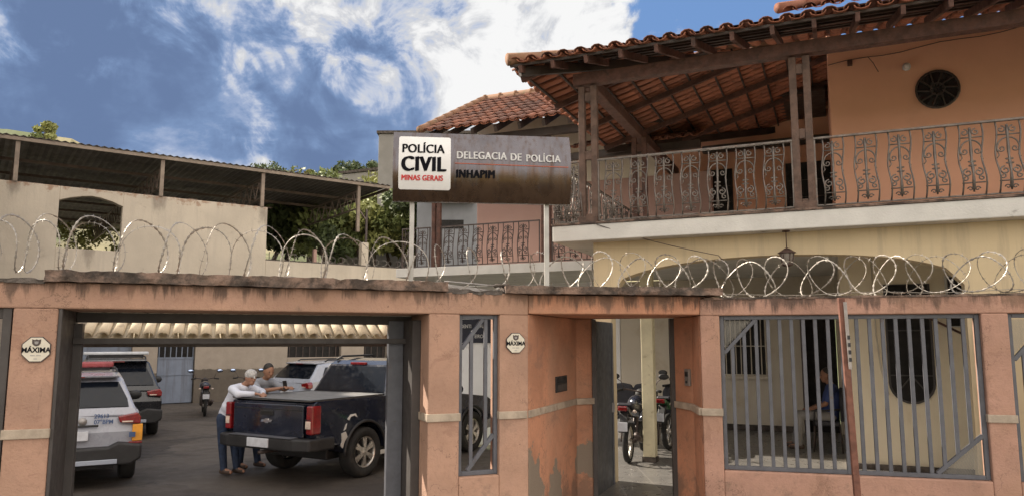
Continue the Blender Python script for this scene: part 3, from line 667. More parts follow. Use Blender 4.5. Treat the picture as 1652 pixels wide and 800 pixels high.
# build as vertical strips between sorted z rows
rows = sorted(set(round(z, 4) for _, z in out_) | set(round(pz0+rr+(pz1-pz0-2*rr)*i/12, 4) for i in range(13)))
mb = MB(); vs = []
for z in rows:
    ins_ = rr-min(z-pz0, pz1-z) if min(z-pz0, pz1-z) < rr else 0
    dx = rr-math.sqrt(max(0, rr*rr-ins_*ins_)); vs += [(px0+dx, bow(z)-.006, z), (px1-dx, bow(z)-.006, z)]
mb.add(vs, [(2*i, 2*i+1, 2*i+3, 2*i+2) for i in range(len(rows)-1)], True)
mb.build('white_panel', 'sign_panel', sg, fixn=False)
def sign_text(txt, x, z, size, m, xs=1, bold=.0, sp=1.0, lift=.009):
    o = text_bm(txt, size, m, 'lettering', sg, TXZ(x, 0, z), .0015, xs, 'LEFT', 0, sp, bold)
    for v in o.data.vertices: v.co.y += bow(v.co.z)-lift
    return o
sign_text('POLÍCIA', .085, z0s+.462, .128, 'letter_black', .82, .0045, 1.06)
sign_text('CIVIL', .082, z0s+.280, .205, 'letter_black', .84, .0105, 1.08)
sign_text('MINAS GERAIS', .082, z0s+.190, .072, 'letter_red', .82, .0028, 1.06)
sign_text('DELEGACIA', .610, z0s+.412, .108, 'letter_white', .80, .0036, 1.10)
sign_text('DE', 1.135, z0s+.406, .108, 'letter_white', .80, .0034, 1.10)
sign_text('POLÍCIA', 1.29, z0s+.400, .104, 'letter_white', .80, .0032, 1.14)
sign_text('INHAPIM', .607, z0s+.225, .112, 'letter_black', .78, .0065, 1.12)
mb = MB(); zl = z0s+.365; mb.add([(.595, bow(zl)-.006, zl-.004), (1.71, bow(zl)-.006, zl-.016), (1.71, bow(zl)-.006, zl-.008), (.595, bow(zl)-.006, zl+.004)], [(0, 1, 2, 3)]); mb.build('red_line', 'line_red', sg)
MB().box(.165, .21, .062, .107, .03, 1.45).build('post', 'sign_post', sg, bev=.004)
MB().box(1.495, 1.54, .062, .107, .01, 1.45).build('post', 'sign_post', sg, bev=.004)

# ================================================================== RAZOR WIRE
def smooth_path(pts, n):
    L = [0]
    for a, c in zip(pts, pts[1:]): L.append(L[-1]+(Vector(c)-Vector(a)).length)
    def f(s):
        s = max(0, min(L[-1], s))
        for i in range(len(L)-1):
            if s <= L[i+1]: t = (s-L[i])/(L[i+1]-L[i]); return Vector(pts[i]).lerp(Vector(pts[i+1]), t)
        return Vector(pts[-1])
    return f, L[-1]
def coil(label, pts, pitch, rad, seed, sgn=1, name='razor_wire', fwd=-1):
    f, Ln = smooth_path(pts, 0); rnd = random.Random(seed); mb = MB(); P = []; th = rnd.random()*6; s = 0
    st = math.radians(7)
    rloop = 1.0; pl = pitch
    while s < Ln:
        c = f(s); d = (f(s+.05)-f(s-.05)); d.z = 0; d.normalize(); sd_ = Vector((-d.y, d.x, 0))
        k = noise.noise(Vector((s*.9, seed*3.1, 0))); k2 = noise.noise(Vector((s*1.3, seed*1.7, 5)))
        r = rad*(1+.25*k); A = .145+.08*k2
        lon = fwd*A*math.sin(th)*(.72 if fwd > 0 else 1)
        P.append(c+Vector((0, 0, 1))*(r*math.cos(th)) + sd_*(r*.7*math.sin(th)*sgn) + d*(lon+.02*math.sin(2*th+seed)))
        th += st; s += pl*st/(2*math.pi)*(1+.5*k2)
    # resample evenly
    Q = [P[0]]; acc = 0
    for a, c in zip(P, P[1:]):
        l = (c-a).length; acc += l
        if acc >= .012: Q.append(c); acc = 0
    dist = 0; rs = []; prevp = Q[0]
    for q in Q:
        dist += (q-prevp).length; prevp = q; ph = (dist % .055)/.055
        rs.append(.0040+.0085*max(0, 1-abs(ph-.5)*3.2))
    mb.tube(Q, rs, 4, flat=.45, smooth=False, caps=False)
    # barbs: small pointed blades
    dist = 0; prevp = Q[0]
    for i, q in enumerate(Q[1:-1], 1):
        dist += (q-prevp).length; prevp = q
        if dist > .055:
            dist = 0; t = (Q[i+1]-Q[i-1]).normalized(); nv = t.orthogonal().normalized(); nv = Matrix.Rotation(rnd.random()*6.28, 3, t) @ nv
            for s2 in (1, -1): mb.add([q-t*.006, q+t*.006, q+t*.011+nv*.028*s2, q+t*.002+nv*.005*s2], [(0, 1, 2, 3)])
    o = mb.build(name, 'galv', fixn=False); return tag(o, label, 'razor wire', 'coils of razor wire along the top of the boundary wall')
zc = .215
pL = lambda s, y, z: tuple(mL @ Vector((s, y, z)))
pR = lambda s, y, z: tuple(mR @ Vector((s, y, z)))
coil('razor wire coil above the vehicle gateway, left of the steel sign', [pL(-5.4, .13, 2.56+zc), pL(-4.0, .13, 2.66+zc*1.05), pL(-2.0, .13, 2.655+zc*1.0), pL(-1.05, .13, 2.65+zc*.92)], .40, .225, 11, 1, fwd=1)
coil('razor wire coil between the two posts of the steel sign', [pL(-1.0, .13, 2.63+zc*.85), pL(-.5, .13, 2.60+zc*.85), pL(.1, .16, 2.61+zc*.85)], .28, .19, 5, -1)
coil('razor wire coil above the doorway recess and the barred openings', [pL(.15, .16, 2.62+zc*.8), tuple(Vector((1.9, 7.68, 2.62+zc*.8))), pR(.3, .13, 2.54+zc*.9), pR(2.0, .13, 2.54+zc*.95), pR(4.0, .13, 2.54+zc)], .31, .19, 23, 1)
coil('second thinner razor wire strand tangled in the coil over the gateway', [pL(-5.4, .16, 2.56+zc), pL(-4.0, .16, 2.65+zc), pL(-1.05, .16, 2.64+zc*.85)], .43, .21, 31, -1, fwd=1)
coil('second thinner razor wire strand tangled in the coil over the barred openings', [pL(.2, .17, 2.61+zc*.8), tuple(Vector((1.9, 7.70, 2.61+zc*.75))), pR(.3, .15, 2.54+zc*.8), pR(4.0, .15, 2.54+zc*.9)], .38, .18, 47, -1, fwd=1)
for (lab, a, c) in (('thin straight wire stretched above the barred openings', pR(-.0, .13, 2.56), pR(4.2, .13, 2.575)),):
    A_ = Vector(a); C2 = Vector(c); tag(MB().tube([A_.lerp(C2, i/12)+Vector((0, 0, .012*math.sin(i*1.7))) for i in range(13)], .003, 5).build('tension_wire', 'galv'), lab, 'wire')
# ================================================================== MAIN HOUSE
hs = thing('station_house', 'two storey house with arched porch, tiled roof and wrought iron balcony behind the wall', 'house', (HX, HY, 0), HR)
def H(mb, nm, m, bev=.006, par=None, fixn=True): return mb.build(nm, m, par or hs, bev=bev, fixn=fixn)
# porch floor is part of the ground
b = MB(); mH0 = Matrix.Translation((HX, HY, 0)) @ Matrix.Rotation(HR, 4, 'Z')
b.prism([(1.0, 9.08), (1.88, 8.66), (2.16, 8.25), (2.2, 7.85), (8, 6.3), (12, 12), (5, 18), (.9, 18), (.9, 9.2)], -.1, .30, 'z')
tag(b.build('porch_floor', 'porch_tile', bev=.01), kind='structure')
# balcony slab
b = MB(); n = 90; vs = []
b.box(-.0, 10, 0, 7.0, 3.40, 3.61); H(b, 'balcony_slab', 'slab_white', .012)
b = MB(); b.box(-.012, 10, -.015, .12, 3.612, 3.64); H(b, 'slab_edge_curb', 'coping', .004)
# porch arch wall
arc = []
a0, a1, zs, za = .72, 4.735, 2.80, 3.13
for k in range(25):
    t = k/24; x = a0+(a1-a0)*t; u_ = (x-(a0+a1)/2)/((a1-a0)/2); arc.append((x, zs+(za-zs)*math.sqrt(max(0, 1-u_*u_*.985))-.04*(u_**4)))
arc[0] = (a0, 2.70); arc[-1] = (a1, 2.72)
b = MB()
for (p, q) in zip(arc, arc[1:]): b.add([(p[0], .25, p[1]), (q[0], .25, q[1]), (q[0], .25, 3.40), (p[0], .25, 3.40), (p[0], .47, p[1]), (q[0], .47, q[1]), (q[0], .47, 3.40), (p[0], .47, 3.40)], [(0, 1, 2, 3), (4, 7, 6, 5), (0, 4, 5, 1)])
b.box(.49, a0, .25, .47, .0, 3.40); b.box(a1, 9.5, .25, .47, .0, 3.40)
H(b, 'arch_wall', 'arch_wall', 0)
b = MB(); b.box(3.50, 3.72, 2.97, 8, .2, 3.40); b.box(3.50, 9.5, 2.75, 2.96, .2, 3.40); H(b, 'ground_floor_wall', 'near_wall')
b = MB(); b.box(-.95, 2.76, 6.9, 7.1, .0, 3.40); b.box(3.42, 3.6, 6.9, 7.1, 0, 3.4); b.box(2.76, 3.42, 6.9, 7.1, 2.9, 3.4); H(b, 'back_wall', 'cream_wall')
H(MB().box(-.9, 2.7, 6.85, 6.895, .3, .42), 'skirting', 'grime_concrete'); H(MB().box(3.52, 8, 2.70, 2.745, .3, .38), 'skirting', 'grime_concrete')
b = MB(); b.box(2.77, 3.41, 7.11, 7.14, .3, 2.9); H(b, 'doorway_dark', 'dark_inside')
H(MB().box(2.76, 2.80, 6.86, 6.9, .3, 2.90), 'door_jamb', 'iron_dark')
# arched narrow window, rounded below, in near wall
def window_h(nm, outline, b0, m_in, m_fr, bars=(), fr=.035, par=None):
    f = MB().prism(outline, b0-.012, b0-.004, 'y').build(nm, m_in, hs)
    mb = MB(); m_ = len(outline)
    mb.tube([(x, b0-.02, z) for x, z in outline], fr*.6, 4, closed=True, smooth=False); mb.build('window_frame', m_fr, f)
    for i, (p, q) in enumerate(bars): MB().bar((p[0], b0-.03, p[1]), (q[0], b0-.03, q[1]), .018, .018, up=(0, 1, 0)).build('glazing_bar', m_fr, f)
    return f
ow = [(4.08, 2.9), (4.08, 1.52)]+[(4.36-.28*math.cos(R_(180*k/12)), 1.52-.28*math.sin(R_(180*k/12))) for k in range(1, 12)]+[(4.64, 1.52), (4.64, 2.9)]
window_h('arched_window', ow, 2.75, 'dark_inside', 'frame_brown', [((4.36, 1.2), (4.36, 2.9)), ((4.09, 1.62), (4.63, 1.62)), ((4.09, 2.25), (4.63, 2.25)), ((4.36, 1.62), (4.16, 1.36)), ((4.36, 1.62), (4.56, 1.36))])
window_h('side_window', [(4.86, 2.30), (5.30, 2.30), (5.30, 3.0), (4.86, 3.0)], 2.75, 'dark_inside', 'slab_white', [((5.08, 2.3), (5.08, 3.0))])
window_h('porch_window', [(1.20, 1.41), (2.10, 1.41), (2.10, 2.62), (1.20, 2.62)], 6.9, 'dark_inside', 'cream_wall', [((1.2+.1*k, 1.41), (1.2+.1*k, 2.62)) for k in range(1, 9)]+[((1.2, 2.0), (2.1, 2.0))], .06)
H(MB().box(1.12, 2.18, 6.80, 6.9, 1.33, 1.39), 'window_sill', 'cream_wall')
H(MB().bar((4.62, 2.66, 2.42), (5.32, 2.66, 2.02), .03, .03, up=(0, 1, 0)), 'drain_pipe', 'wood', .002)
H(MB().tube([(3.93, 2.72, 3.3), (3.94, 2.72, 2.2), (3.98, 2.72, 1.7), (4.06, 2.72, 1.35)], .010, 6), 'cable', 'cream_wall', 0)
# round porch lamp on wall, columns
H(MB().box(.66, .84, 2.10, 2.28, .30, 3.4), 'porch_column', 'column_cream', .008)
H(MB().box(.645, .855, 2.085, 2.295, .30, .38), 'column_base', 'grime_concrete', .004)
# upper storey
b = MB(); b.box(3.50, 9.5, 2.75, 2.95, 3.61, 6.55); H(b, 'upper_wall', 'pink_wall')
b = MB(); b.box(3.50, 3.70, 2.96, 7.0, 3.61, 6.9); H(b, 'upper_wall', 'pink_wall')
b = MB(); b.prism([(-.2, 3.61), (3.50, 3.61), (3.50, 6.86), (2.4, 6.62), (-.2, 6.62)], 7.0, 7.2, 'y'); H(b, 'upper_back_wall', 'pink_wall')
for (x0, x1) in ((2.62, 3.48), (.95, 1.55)):
    f = H(MB().box(x0, x1, 6.93, 6.985, 3.62, 5.75), 'balcony_door', 'dark_inside')
    for k in range(1, 6): MB().box(x0+.05, x1-.05, 6.915, 6.928, 3.62+k*.35, 3.635+k*.35).build('door_slat', 'dark_wood', f)
ov = [(4.931+.275*math.cos(R_(15*k)), 5.70+.275*math.sin(R_(15*k))) for k in range(24)]
f = window_h('oval_window', ov, 2.75, 'oval_glass', 'iron_dark', [((4.931+.27*math.cos(R_(36*k)), 5.70+.27*math.sin(R_(36*k))), (4.931+.06*math.cos(R_(36*k+25)), 5.70+.06*math.sin(R_(36*k+25)))) for k in range(10)], .03)
MB().tube([(4.931+.09*math.cos(R_(30*k)), 2.715, 5.70+.09*math.sin(R_(30*k))) for k in range(12)], .01, 5, closed=True).build('rosette', 'iron_dark', f)
f = MB().cyl((4.555, 2.75, 6.09), (4.555, 2.70, 6.09), .055, n=16).build('wall_lamp', 'white_plastic', hs); MB().ell((4.555, 2.66, 6.08), (.045, .05, .045)).build('lamp_globe', 'clearlamp', f)
H(MB().box(3.77, 3.84, 2.70, 2.75, 6.22, 6.30), 'junction_box', 'wood')
H(MB().tube([(3.5+.25*k, 2.72, 6.27+.02*math.sin(k*1.3)+.018*k) for k in range(14)], .006, 5), 'cable', 'iron_dark', 0)
H(MB().tube([(.62+.15*k, -.02+.02*k, 3.60-.045*k-.03*math.sin(k*.31)) for k in range(11)]+[(2.2, .24, 3.05)], .005, 5), 'cable', 'iron_dark', 0)
H(MB().tube([(4.05, 2.71, 6.32), (4.12, 2.69, 6.2), (4.18, 2.70, 6.06)], .005, 5), 'cable', 'iron_dark', 0)
# beams and posts
H(MB().box(.30, 10, .02, .17, 5.52, 5.68), 'front_beam', 'wood', .008)
H(MB().box(.40, .56, .18, 6.2, 5.52, 5.68), 'side_beam', 'wood', .008)
def post_pair(ca, cb, da, db, z1=5.50, m='wood_post'):
    p = MB().box(ca-da-.042, ca-da+.042, cb-db-.042, cb-db+.042, 3.64, z1).build('post', m, hs, bev=.006)
    q = MB().box(ca+da-.042, ca+da+.042, cb+db-.042, cb+db+.042, 3.64, z1).build('post', m, hs, bev=.006)
    for z in (3.70, 4.55, 5.35): MB().box(ca-da+.043, ca+da-.043, cb-.03, cb+.03, z-.06, z+.06).build('spacer_block', m, p, bev=.004)
post_pair(.494, .09, .085, 0); post_pair(3.155, .09, .078, 0); post_pair(.50, 2.95, .085, 0, 5.52, 'wood')
H(MB().box(.36, .62, .02, .17, 3.641, 3.72), 'post_base', 'wood_post'); H(MB().box(3.03, 3.28, .02, .17, 3.641, 3.72), 'post_base', 'wood_post')
# roof tiles: front and left slope
T_ = .30; cA, sA = math.cos(math.atan(T_)), math.sin(math.atan(T_)); ZE = 5.735
rf = MB()
tile_field(rf, (-.42, -.50, ZE), (1, 0, 0), (0, cA, sA), 46, 14, .225, .36, .082, lambda e, u: u*cA <= e+.1 and u*cA < 3.3+.0*e, 1)
tile_field(rf, (-.42, -.50, ZE), (0, 1, 0), (cA, 0, sA), 36, 17, .225, .36, .082, lambda e, u: u*cA <= e+.05 and (e < 4.55 or u*cA > (e-4.55)*.9) and u*cA < 5.3, 2)
roof = rf.build('roof', 'tile', hs, fixn=False)
mb = MB()   # hip caps
rnd = random.Random(3)
for k in range(11):
    d = .02+k*.36; p0 = Vector((-.45+d, -.53+d, ZE+.07+T_*d)); p1 = p0+Vector((.40, .40, T_*.40)); mb.tube([p0, p1], [.085, .07], 10)
hc = mb.build('hip_cap', 'ridge_tile', roof)
for k in range(17):
    a = -.25+k*.45
    if a > 9: break
    bb = 1.5 if a > 1.4 else max(.2, a+.3)
    MB().bar((a, -.50, ZE-.075), (a, bb, ZE-.075+T_*(bb+.5)), .05, .10).build('rafter', 'wood', roof, bev=.004)
for k in range(15):
    if k % 3: continue
    bb = -.1+k*.45; amax = min(4.6, bb+.2) if bb < 4.2 else 4.6; amin = -.40 if bb < 4.05 else -.40+(bb-4.05)*.9
    if amax-amin < .25: continue
    if bb > 6.9: break
    MB().bar((amin, bb, ZE-.075+T_*(amin+.42)), (amax, bb, ZE-.075+T_*(amax+.42)), .05, .09).build('rafter', 'wood', roof, bev=.004)
for k in range(14):
    a = -.36+k*.36; b0 = max(-.45, a-.1); b1 = min(7.0, 4.1+(a+.40)/.9)
    z = ZE-.018+T_*(a+.42); MB().bar((a, b0, z), (a, b1, z), .028, .03).build('batten', 'dark_wood', roof)
for k in range(5):
    bb = -.46+k*.36; z = ZE-.018+T_*(bb+.5); MB().bar((bb+.05, bb, z), (9.5, bb, z), .028, .03).build('batten', 'dark_wood', roof)
MB().bar((-.40, 4.06, ZE-.07), (2.5, 7.1, ZE-.07+T_*2.9), .07, .13).build('valley_rafter', 'dark_wood', roof)
MB().bar((-.3, -.4, ZE-.08), (3.0, 2.9, ZE-.08+T_*3.3), .07, .12).build('hip_rafter', 'dark_wood', roof)
H(MB().box(1.0, 3.49, 6.55, 6.69, 6.05, 6.2), 'wall_plate', 'dark_wood')
MB().box(-.38, 3.45, 5.2, 7.4, 6.68, 6.74).build('rear_shade_board', 'dark_wood', roof)  # added flat board, hidden from view, keeps sun off the upper back wall
MB().add([(.3, -.33, ZE+.075+.05), (9.5, -.33, ZE+.075+.05), (9.5, 2.7, ZE+.075+.96), (3.0, 2.7, ZE+.075+.96)], [(0, 1, 2, 3)]).build('roof_lining', 'wood', roof)
# raised roof over the near block
uf = MB(); T2 = .46; c2, s2 = math.cos(math.atan(T2)), math.sin(math.atan(T2))
tile_field(uf, (2.96, .50, 6.26), (1, 0, 0), (0, c2, s2), 28, 12, .225, .36, .082, lambda e, u: u*c2 <= e*1.2+.1, 8)
upr = uf.build('upper_roof', 'tile', hs, fixn=False)
mb = MB()
for k in range(9):
    d = k*.36; mb.tube([(2.93+d*.9, .47+d, 6.33+T2*d), (3.26+d*.9, .47+d+.40, 6.33+T2*(d+.40))], [.07, .055], 10)
mb.build('hip_cap', 'tile', upr)
MB().box(2.98, 9.3, .54, .62, 6.05, 6.245).build('fascia_board', 'wood', upr)

# ---- wrought iron balustrade
def S_(y): return 0
def ornament_mesh():
    mb = MB(); _t = mb.tube; mb.tube = lambda p, r, *a, **k: _t(p, [x*1.25 for x in r] if isinstance(r, list) else r*1.25, *a, **k); W, Hh = .098, .74
    def bulge(z): t = z/Hh; return -.075*math.exp(-((t-.25)/.20)**2)+.012*math.sin(t*6)
    def pt(x, z): return (x, bulge(z), z)
    for sx in (-W, W): mb.tube([pt(sx+ .012*math.sin(z_/Hh*9)*(1 if sx > 0 else 1), z_) for z_ in [Hh*k/14 for k in range(15)]], .0068, 5)
    mb.tube([pt(-W, .12), pt(0, .12), pt(W, .12)], .006, 5); mb.tube([pt(-W, .60), pt(0, .60), pt(W, .60)], .006, 5)
    mb.tube([pt(0, .03+k*.06) for k in range(12)], [.0065+.006*abs(math.sin(k*1.1)) for k in range(12)], 6)
    def spiral(cx, cz, r, a0, turns, sg):
        n = 14; return [pt(cx+r*(1-.72*k/n)*math.cos(a0+sg*2*math.pi*turns*k/n), cz+r*(1-.72*k/n)*math.sin(a0+sg*2*math.pi*turns*k/n)) for k in range(n+1)]
    for s in (-1, 1):
        mb.tube(spiral(s*.048, .655, .036, R_(90), 1.1, s), .0058, 5)           # top curls
        mb.tube([pt(s*.092*math.sin(R_(10*k)), .46+.11*math.cos(R_(10*k))) for k in range(0, 12)], .0065, 5)   # big arch
        mb.tube(spiral(s*.055, .455, .032, R_(0 if s > 0 else 180), 1.15, -s), .0055, 5)
        mb.tube(spiral(s*.046, .225, .044, R_(90), 1.2, -s), .0065, 5)          # bottom S scrolls
        mb.tube(spiral(s*.070, .165, .028, R_(90), 1.1, s), .0058, 5)
        mb.tube(spiral(s*.030, .060, .024, R_(0 if s > 0 else 180), 1.0, s), .0052, 5)
        mb.tube([pt(s*.098, .36), pt(s*.078, .39), pt(s*.088, .42)], .005, 4)
    for z in (.30, .345): mb.tube([(.030*math.cos(a_), bulge(z)+.012*math.sin(a_), z+.006*math.sin(a_)) for a_ in [R_(30*k) for k in range(12)]], .0055, 5, closed=True)
    for z in (.60, .42, .69): mb.ell(pt(0, z), (.014, .012, .018), 6, 5)
    mb.ell(pt(0, .07), (.018, .012, .022), 6, 5)
    return mb
orn_i = ornament_mesh().build('scroll_panel', 'iron', None); orn_d = orn_i.copy(); orn_d.data = orn_i.data.copy(); orn_d.data.materials[0] = M['iron_dark']
orn_used = {}
def balustrade(par, x0, x1, y, z0, centers, orn, m, axis='a', name='balustrade'):
    mb = MB()
    def bx(u0, u1, w, za, zb):
        if axis == 'a': mb.box(u0, u1, y-w, y+w, za, zb)
        else: mb.box(y-w, y+w, u0, u1, za, zb)
    bx(x0, x1, .020, z0+.80, z0+.825); bx(x0, x1, .014, z0, z0+.018)
    bx(x0, x0+.022, .012, z0, z0+.80); bx(x1-.022, x1, .012, z0, z0+.80)
    bl = mb.build(name, m, par, bev=.003)
    for c in centers:
        o = orn.copy(); col.objects.link(o); o.parent = bl; o.name = 'scroll_panel'; o.scale = (1.12, 1, 1.065)
        if axis == 'a': o.location = (c, y, z0+.012)
        else: o.location = (y, c, z0+.012); o.rotation_euler = (0, 0, R_(-90))
    return bl
balustrade(hs, .62, 3.04, .07, 3.66, [.835+.3307*k for k in range(7)], orn_i, 'iron')
balustrade(hs, 3.27, 9.2, .07, 3.66, [3.473+.3475*k for k in range(16)], orn_i, 'iron')
balustrade(hs, .02, .37, .07, 3.66, [.12, .29], orn_i, 'iron')
balustrade(hs, .10, 5.9, .05, 3.66, [.30+.35*k for k in range(16)], orn_i, 'iron', 'b')

# hanging lantern
la = thing('hanging_lantern', 'small brown metal lantern hanging under the balcony slab above the arch', 'lantern', (mH0 @ Vector((2.92, .10, 3.40)))[:], HR)
MB().cyl((0, 0, 0), (0, 0, -.21), .006, n=6).build('rod', 'lamp_metal', la); MB().lathe([(.0, 0), (.045, -.002), (.045, -.014), (0, -.016)], (0, 0, 0), 12).build('ceiling_plate', 'lamp_metal', la)
MB().lathe([(.0, -.20), (.03, -.215), (.075, -.245), (.105, -.265), (.10, -.272), (0, -.27)], n=6).build('cap', 'lamp_metal', la)
MB().lathe([(.078, -.272), (.052, -.40), (.0, -.40)], n=6).build('glass_shade', 'lamp_glass', la)
for k in range(6):
    a_ = R_(60*k); MB().bar((.080*math.cos(a_), .080*math.sin(a_), -.27), (.054*math.cos(a_), .054*math.sin(a_), -.405), .010, .010, up=(1, 0, 0)).build('rib', 'lamp_metal', la)
MB().lathe([(.058, -.400), (.062, -.415), (.02, -.43), (0, -.445)], n=6).build('bottom_cap', 'lamp_metal', la)

# ================================================================== REAR WING
wg = thing('rear_house', 'rear house with weathered gabled tile roof, pink wall and iron railed balcony', 'house', (mH0 @ Vector((-2.5, 6, 0)))[:], HR)
def W(mb, nm, m, bev=.006, fixn=True): return mb.build(nm, m, wg, loc=(2.5, -6, 0), bev=bev, fixn=fixn)
W(MB().box(-5.0, -.72, 4.1, 6.9, 3.42, 3.60), 'balcony_slab', 'slab_white'); W(MB().box(-.70, -.02, 4.1, 6.9, 3.42, 3.60), 'balcony_slab', 'slab_white')
W(MB().box(-5.6, -.96, 6.9, 7.1, -.3, 3.42), 'ground_floor_wall', 'white_wall')
W(MB().box(-5.6, -5.4, 7.11, 12, -.3, 3.42), 'side_wall', 'cream_wall')
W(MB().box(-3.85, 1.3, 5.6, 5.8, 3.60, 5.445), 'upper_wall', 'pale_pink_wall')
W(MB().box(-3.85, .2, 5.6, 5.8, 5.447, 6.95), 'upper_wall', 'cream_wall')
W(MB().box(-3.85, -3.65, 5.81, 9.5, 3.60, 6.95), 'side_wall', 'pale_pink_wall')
for a in (-4.10, -1.66):
    W(MB().box(a-.10, a-.02, 4.16, 4.24, 3.6, 6.2), 'post', 'wood'); W(MB().box(a+.02, a+.10, 4.16, 4.24, 3.6, 6.2), 'post', 'wood')
T3 = .52; c3, s3 = math.cos(math.atan(T3)), math.sin(math.atan(T3))
mb = MB(); tile_field(mb, (-4.05, 3.5, 6.27), (1, 0, 0), (0, c3, s3), 24, 9, .20, .38, .075, lambda e, u: True, 6)
wr = W(mb, 'roof', 'tile', 0, False)
mb = MB(); tile_field(mb, (-4.05, 9.5, 6.27), (1, 0, 0), (0, -c3, s3), 24, 9, .20, .38, .075, lambda e, u: True, 7, chan=False); mb.build('back_slope', 'tile', wr, fixn=False)
mb = MB(); mb.tube([(-4.1, 6.5, 7.88), (-1, 6.5, 7.88), (1.3, 6.5, 7.88)], .10, 8)
for k in range(14): mb.cyl((-4.1+.4*k, 6.5, 7.88), (-4.06+.4*k, 6.5, 7.88), .118, n=8)
mb.build('ridge_cap', 'ridge_tile', wr)
mb = MB()
for k in range(9): mb.tube([(-4.1, 3.46+.335*k, 6.32+T3*.335*k), (-4.1, 3.46+.335*(k+1.1), 6.32+T3*.335*(k+1.1))], [.085, .07], 8)
mb.build('verge_cap', 'ridge_tile', wr)
for k in range(10): MB().bar((-3.95+.5*k, 3.52, 6.17), (-3.95+.5*k, 6.4, 6.17+T3*2.88), .06, .12).build('rafter', 'dark_wood', wr)
MB().box(-4.0, .7, 3.9, 4.02, 6.05, 6.2).build('eave_beam', 'dark_wood', wr)
mb = MB(); tile_field(mb, (-1.25, 4.25, 5.80), (1, 0, 0), (0, math.cos(.35), math.sin(.35)), 13, 3, .19, .36, .07, lambda e, u: True, 9)
lr_ = W(mb, 'lean_to_roof', 'tile', 0, False); MB().box(-1.25, 1.3, 4.35, 4.45, 5.62, 5.76).build('eave_beam', 'dark_wood', lr_)
balustrade_w = balustrade(wg, -4.9+2.5, -4.22+2.5, 4.16-6, 3.62, [-4.72+2.5, -4.40+2.5], orn_d, 'iron_dark')
balustrade(wg, -3.97+2.5, -1.78+2.5, 4.16-6, 3.62, [-3.78+2.5+.33*k for k in range(6)], orn_d, 'iron_dark')
balustrade(wg, -1.54+2.5, -.05+2.5, 4.16-6, 3.62, [-1.38+2.5+.33*k for k in range(4)], orn_d, 'iron_dark')
bpy.data.objects.remove(orn_i); bpy.data.objects.remove(orn_d)
# dark board with lettering on the white wall
nb = thing('notice_board', 'dark navy notice board with pale lettering on the white yard wall', 'sign', (mH0 @ Vector((-4.45, 6.89, 2.34)))[:], HR)
MB().box(-.60, .50, -.03, .0, -.28, .28).build('board', 'navy_sign', nb, bev=.004)
text_bm('IDENTI', .118, 'letter_white', 'lettering', nb, TXZ(-.46, -.033, .075), .001, .85, 'LEFT', .002)
text_bm('AL', .118, 'letter_white', 'lettering', nb, TXZ(.08, -.033, .075), .001, .85, 'LEFT', .002)
text_bm('EIRO', .118, 'letter_white', 'lettering', nb, TXZ(-.06, -.033, -.165), .001, .90, 'LEFT', .002)
# ================================================================== LEFT BUILDING (terrace with metal canopy) BEHIND THE YARD
mB = Matrix.Translation((BP[0], BP[1], 0)) @ Matrix.Rotation(BR, 4, 'Z')
tb = thing('terrace_building', 'cream terrace building with arched opening and cantilevered metal roof behind the yard', 'building', (BP[0], BP[1], 0), BR)
def B(mb, nm, m, bev=.015): return mb.build(nm, m, tb, bev=bev)
b = MB(); b.box(-14, -6.62, 0, .3, 3, 7.0); b.box(-4.80, .0, 0, .3, 3, 7.0); b.box(-6.62, -4.80, 0, .3, 3, 5.03)
ap = [(-6.62, 6.55), (-6.3, 6.66), (-5.95, 6.74), (-5.71, 6.77), (-5.45, 6.74), (-5.1, 6.65), (-4.80, 6.52)]
b.prism(ap+[(-4.80, 7.0), (-6.62, 7.0)], 0, .3, 'y'); B(b, 'terrace_wall', 'leftwall')
b = MB(); b.box(.0, 6.2, 0, .3, 3, 5.05); B(b, 'low_wall', 'leftwall')
b = MB(); b.box(.0, 6.2, -.01, .31, 5.052, 5.09); B(b, 'wall_top', 'grime_concrete')
b = MB()
for k in range(40):
    x = -13+k*.33; b.box(x, x+.3, .02, .28, 7.002, 7.015+.05*max(0, noise.noise(Vector((k*.7, 0, 0)))))
B(b, 'wall_top', 'coping')
b = MB(); b.box(-14, -6.5, 0, .3, -.1, 2.995); b.box(-6.5, -4.25, .0, .3, 2.2, 2.995); b.box(-4.25, -3.47, 0, .3, -.1, 2.995); b.box(-3.47, -2.28, 0, .3, 2.25, 2.995)
b.box(-2.28, .95, 0, .3, -.1, 2.995); b.box(.95, 3.05, 0, .3, -.1, 1.50); b.box(.95, 3.05, 0, .3, 2.4, 2.995); b.box(3.05, 4.0, 0, .3, -.1, 2.995)
b.box(4.0, 5.0, 0, .3, -.1, 1.0); b.box(4.0, 5.0, 0, .3, 2.4, 2.995); b.box(5.0, 6.2, 0, .3, -.1, 2.995)
B(b, 'yard_wall', 'yard_wall')
B(MB().box(-6.5, -4.25, .14, .2, 0, 2.2), 'metal_gate', 'blue_metal')
d = B(MB().box(-3.45, -2.30, .10, .15, .02, 1.55), 'metal_door', 'blue_metal')
for k in range(7): MB().box(-3.42+.18*k, -3.39+.18*k, .11, .14, 1.55, 2.22).build('door_bar', 'blue_metal', d)
MB().box(-3.45, -2.30, .08, .099, .95, 1.0).build('door_rail', 'blue_metal', d); MB().box(-3.45, -2.30, .08, .099, 1.5, 1.56).build('door_rail', 'blue_metal', d)
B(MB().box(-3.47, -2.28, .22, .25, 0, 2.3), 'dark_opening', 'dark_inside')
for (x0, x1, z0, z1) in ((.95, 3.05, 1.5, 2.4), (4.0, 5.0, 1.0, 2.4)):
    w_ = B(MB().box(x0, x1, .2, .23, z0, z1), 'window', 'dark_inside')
    k = x0+.1
    while k < x1: MB().bar((k, .12, z0), (k, .12, z1), .025, .025, up=(0, 1, 0)).build('window_bar', 'iron_dark', w_); k += .26
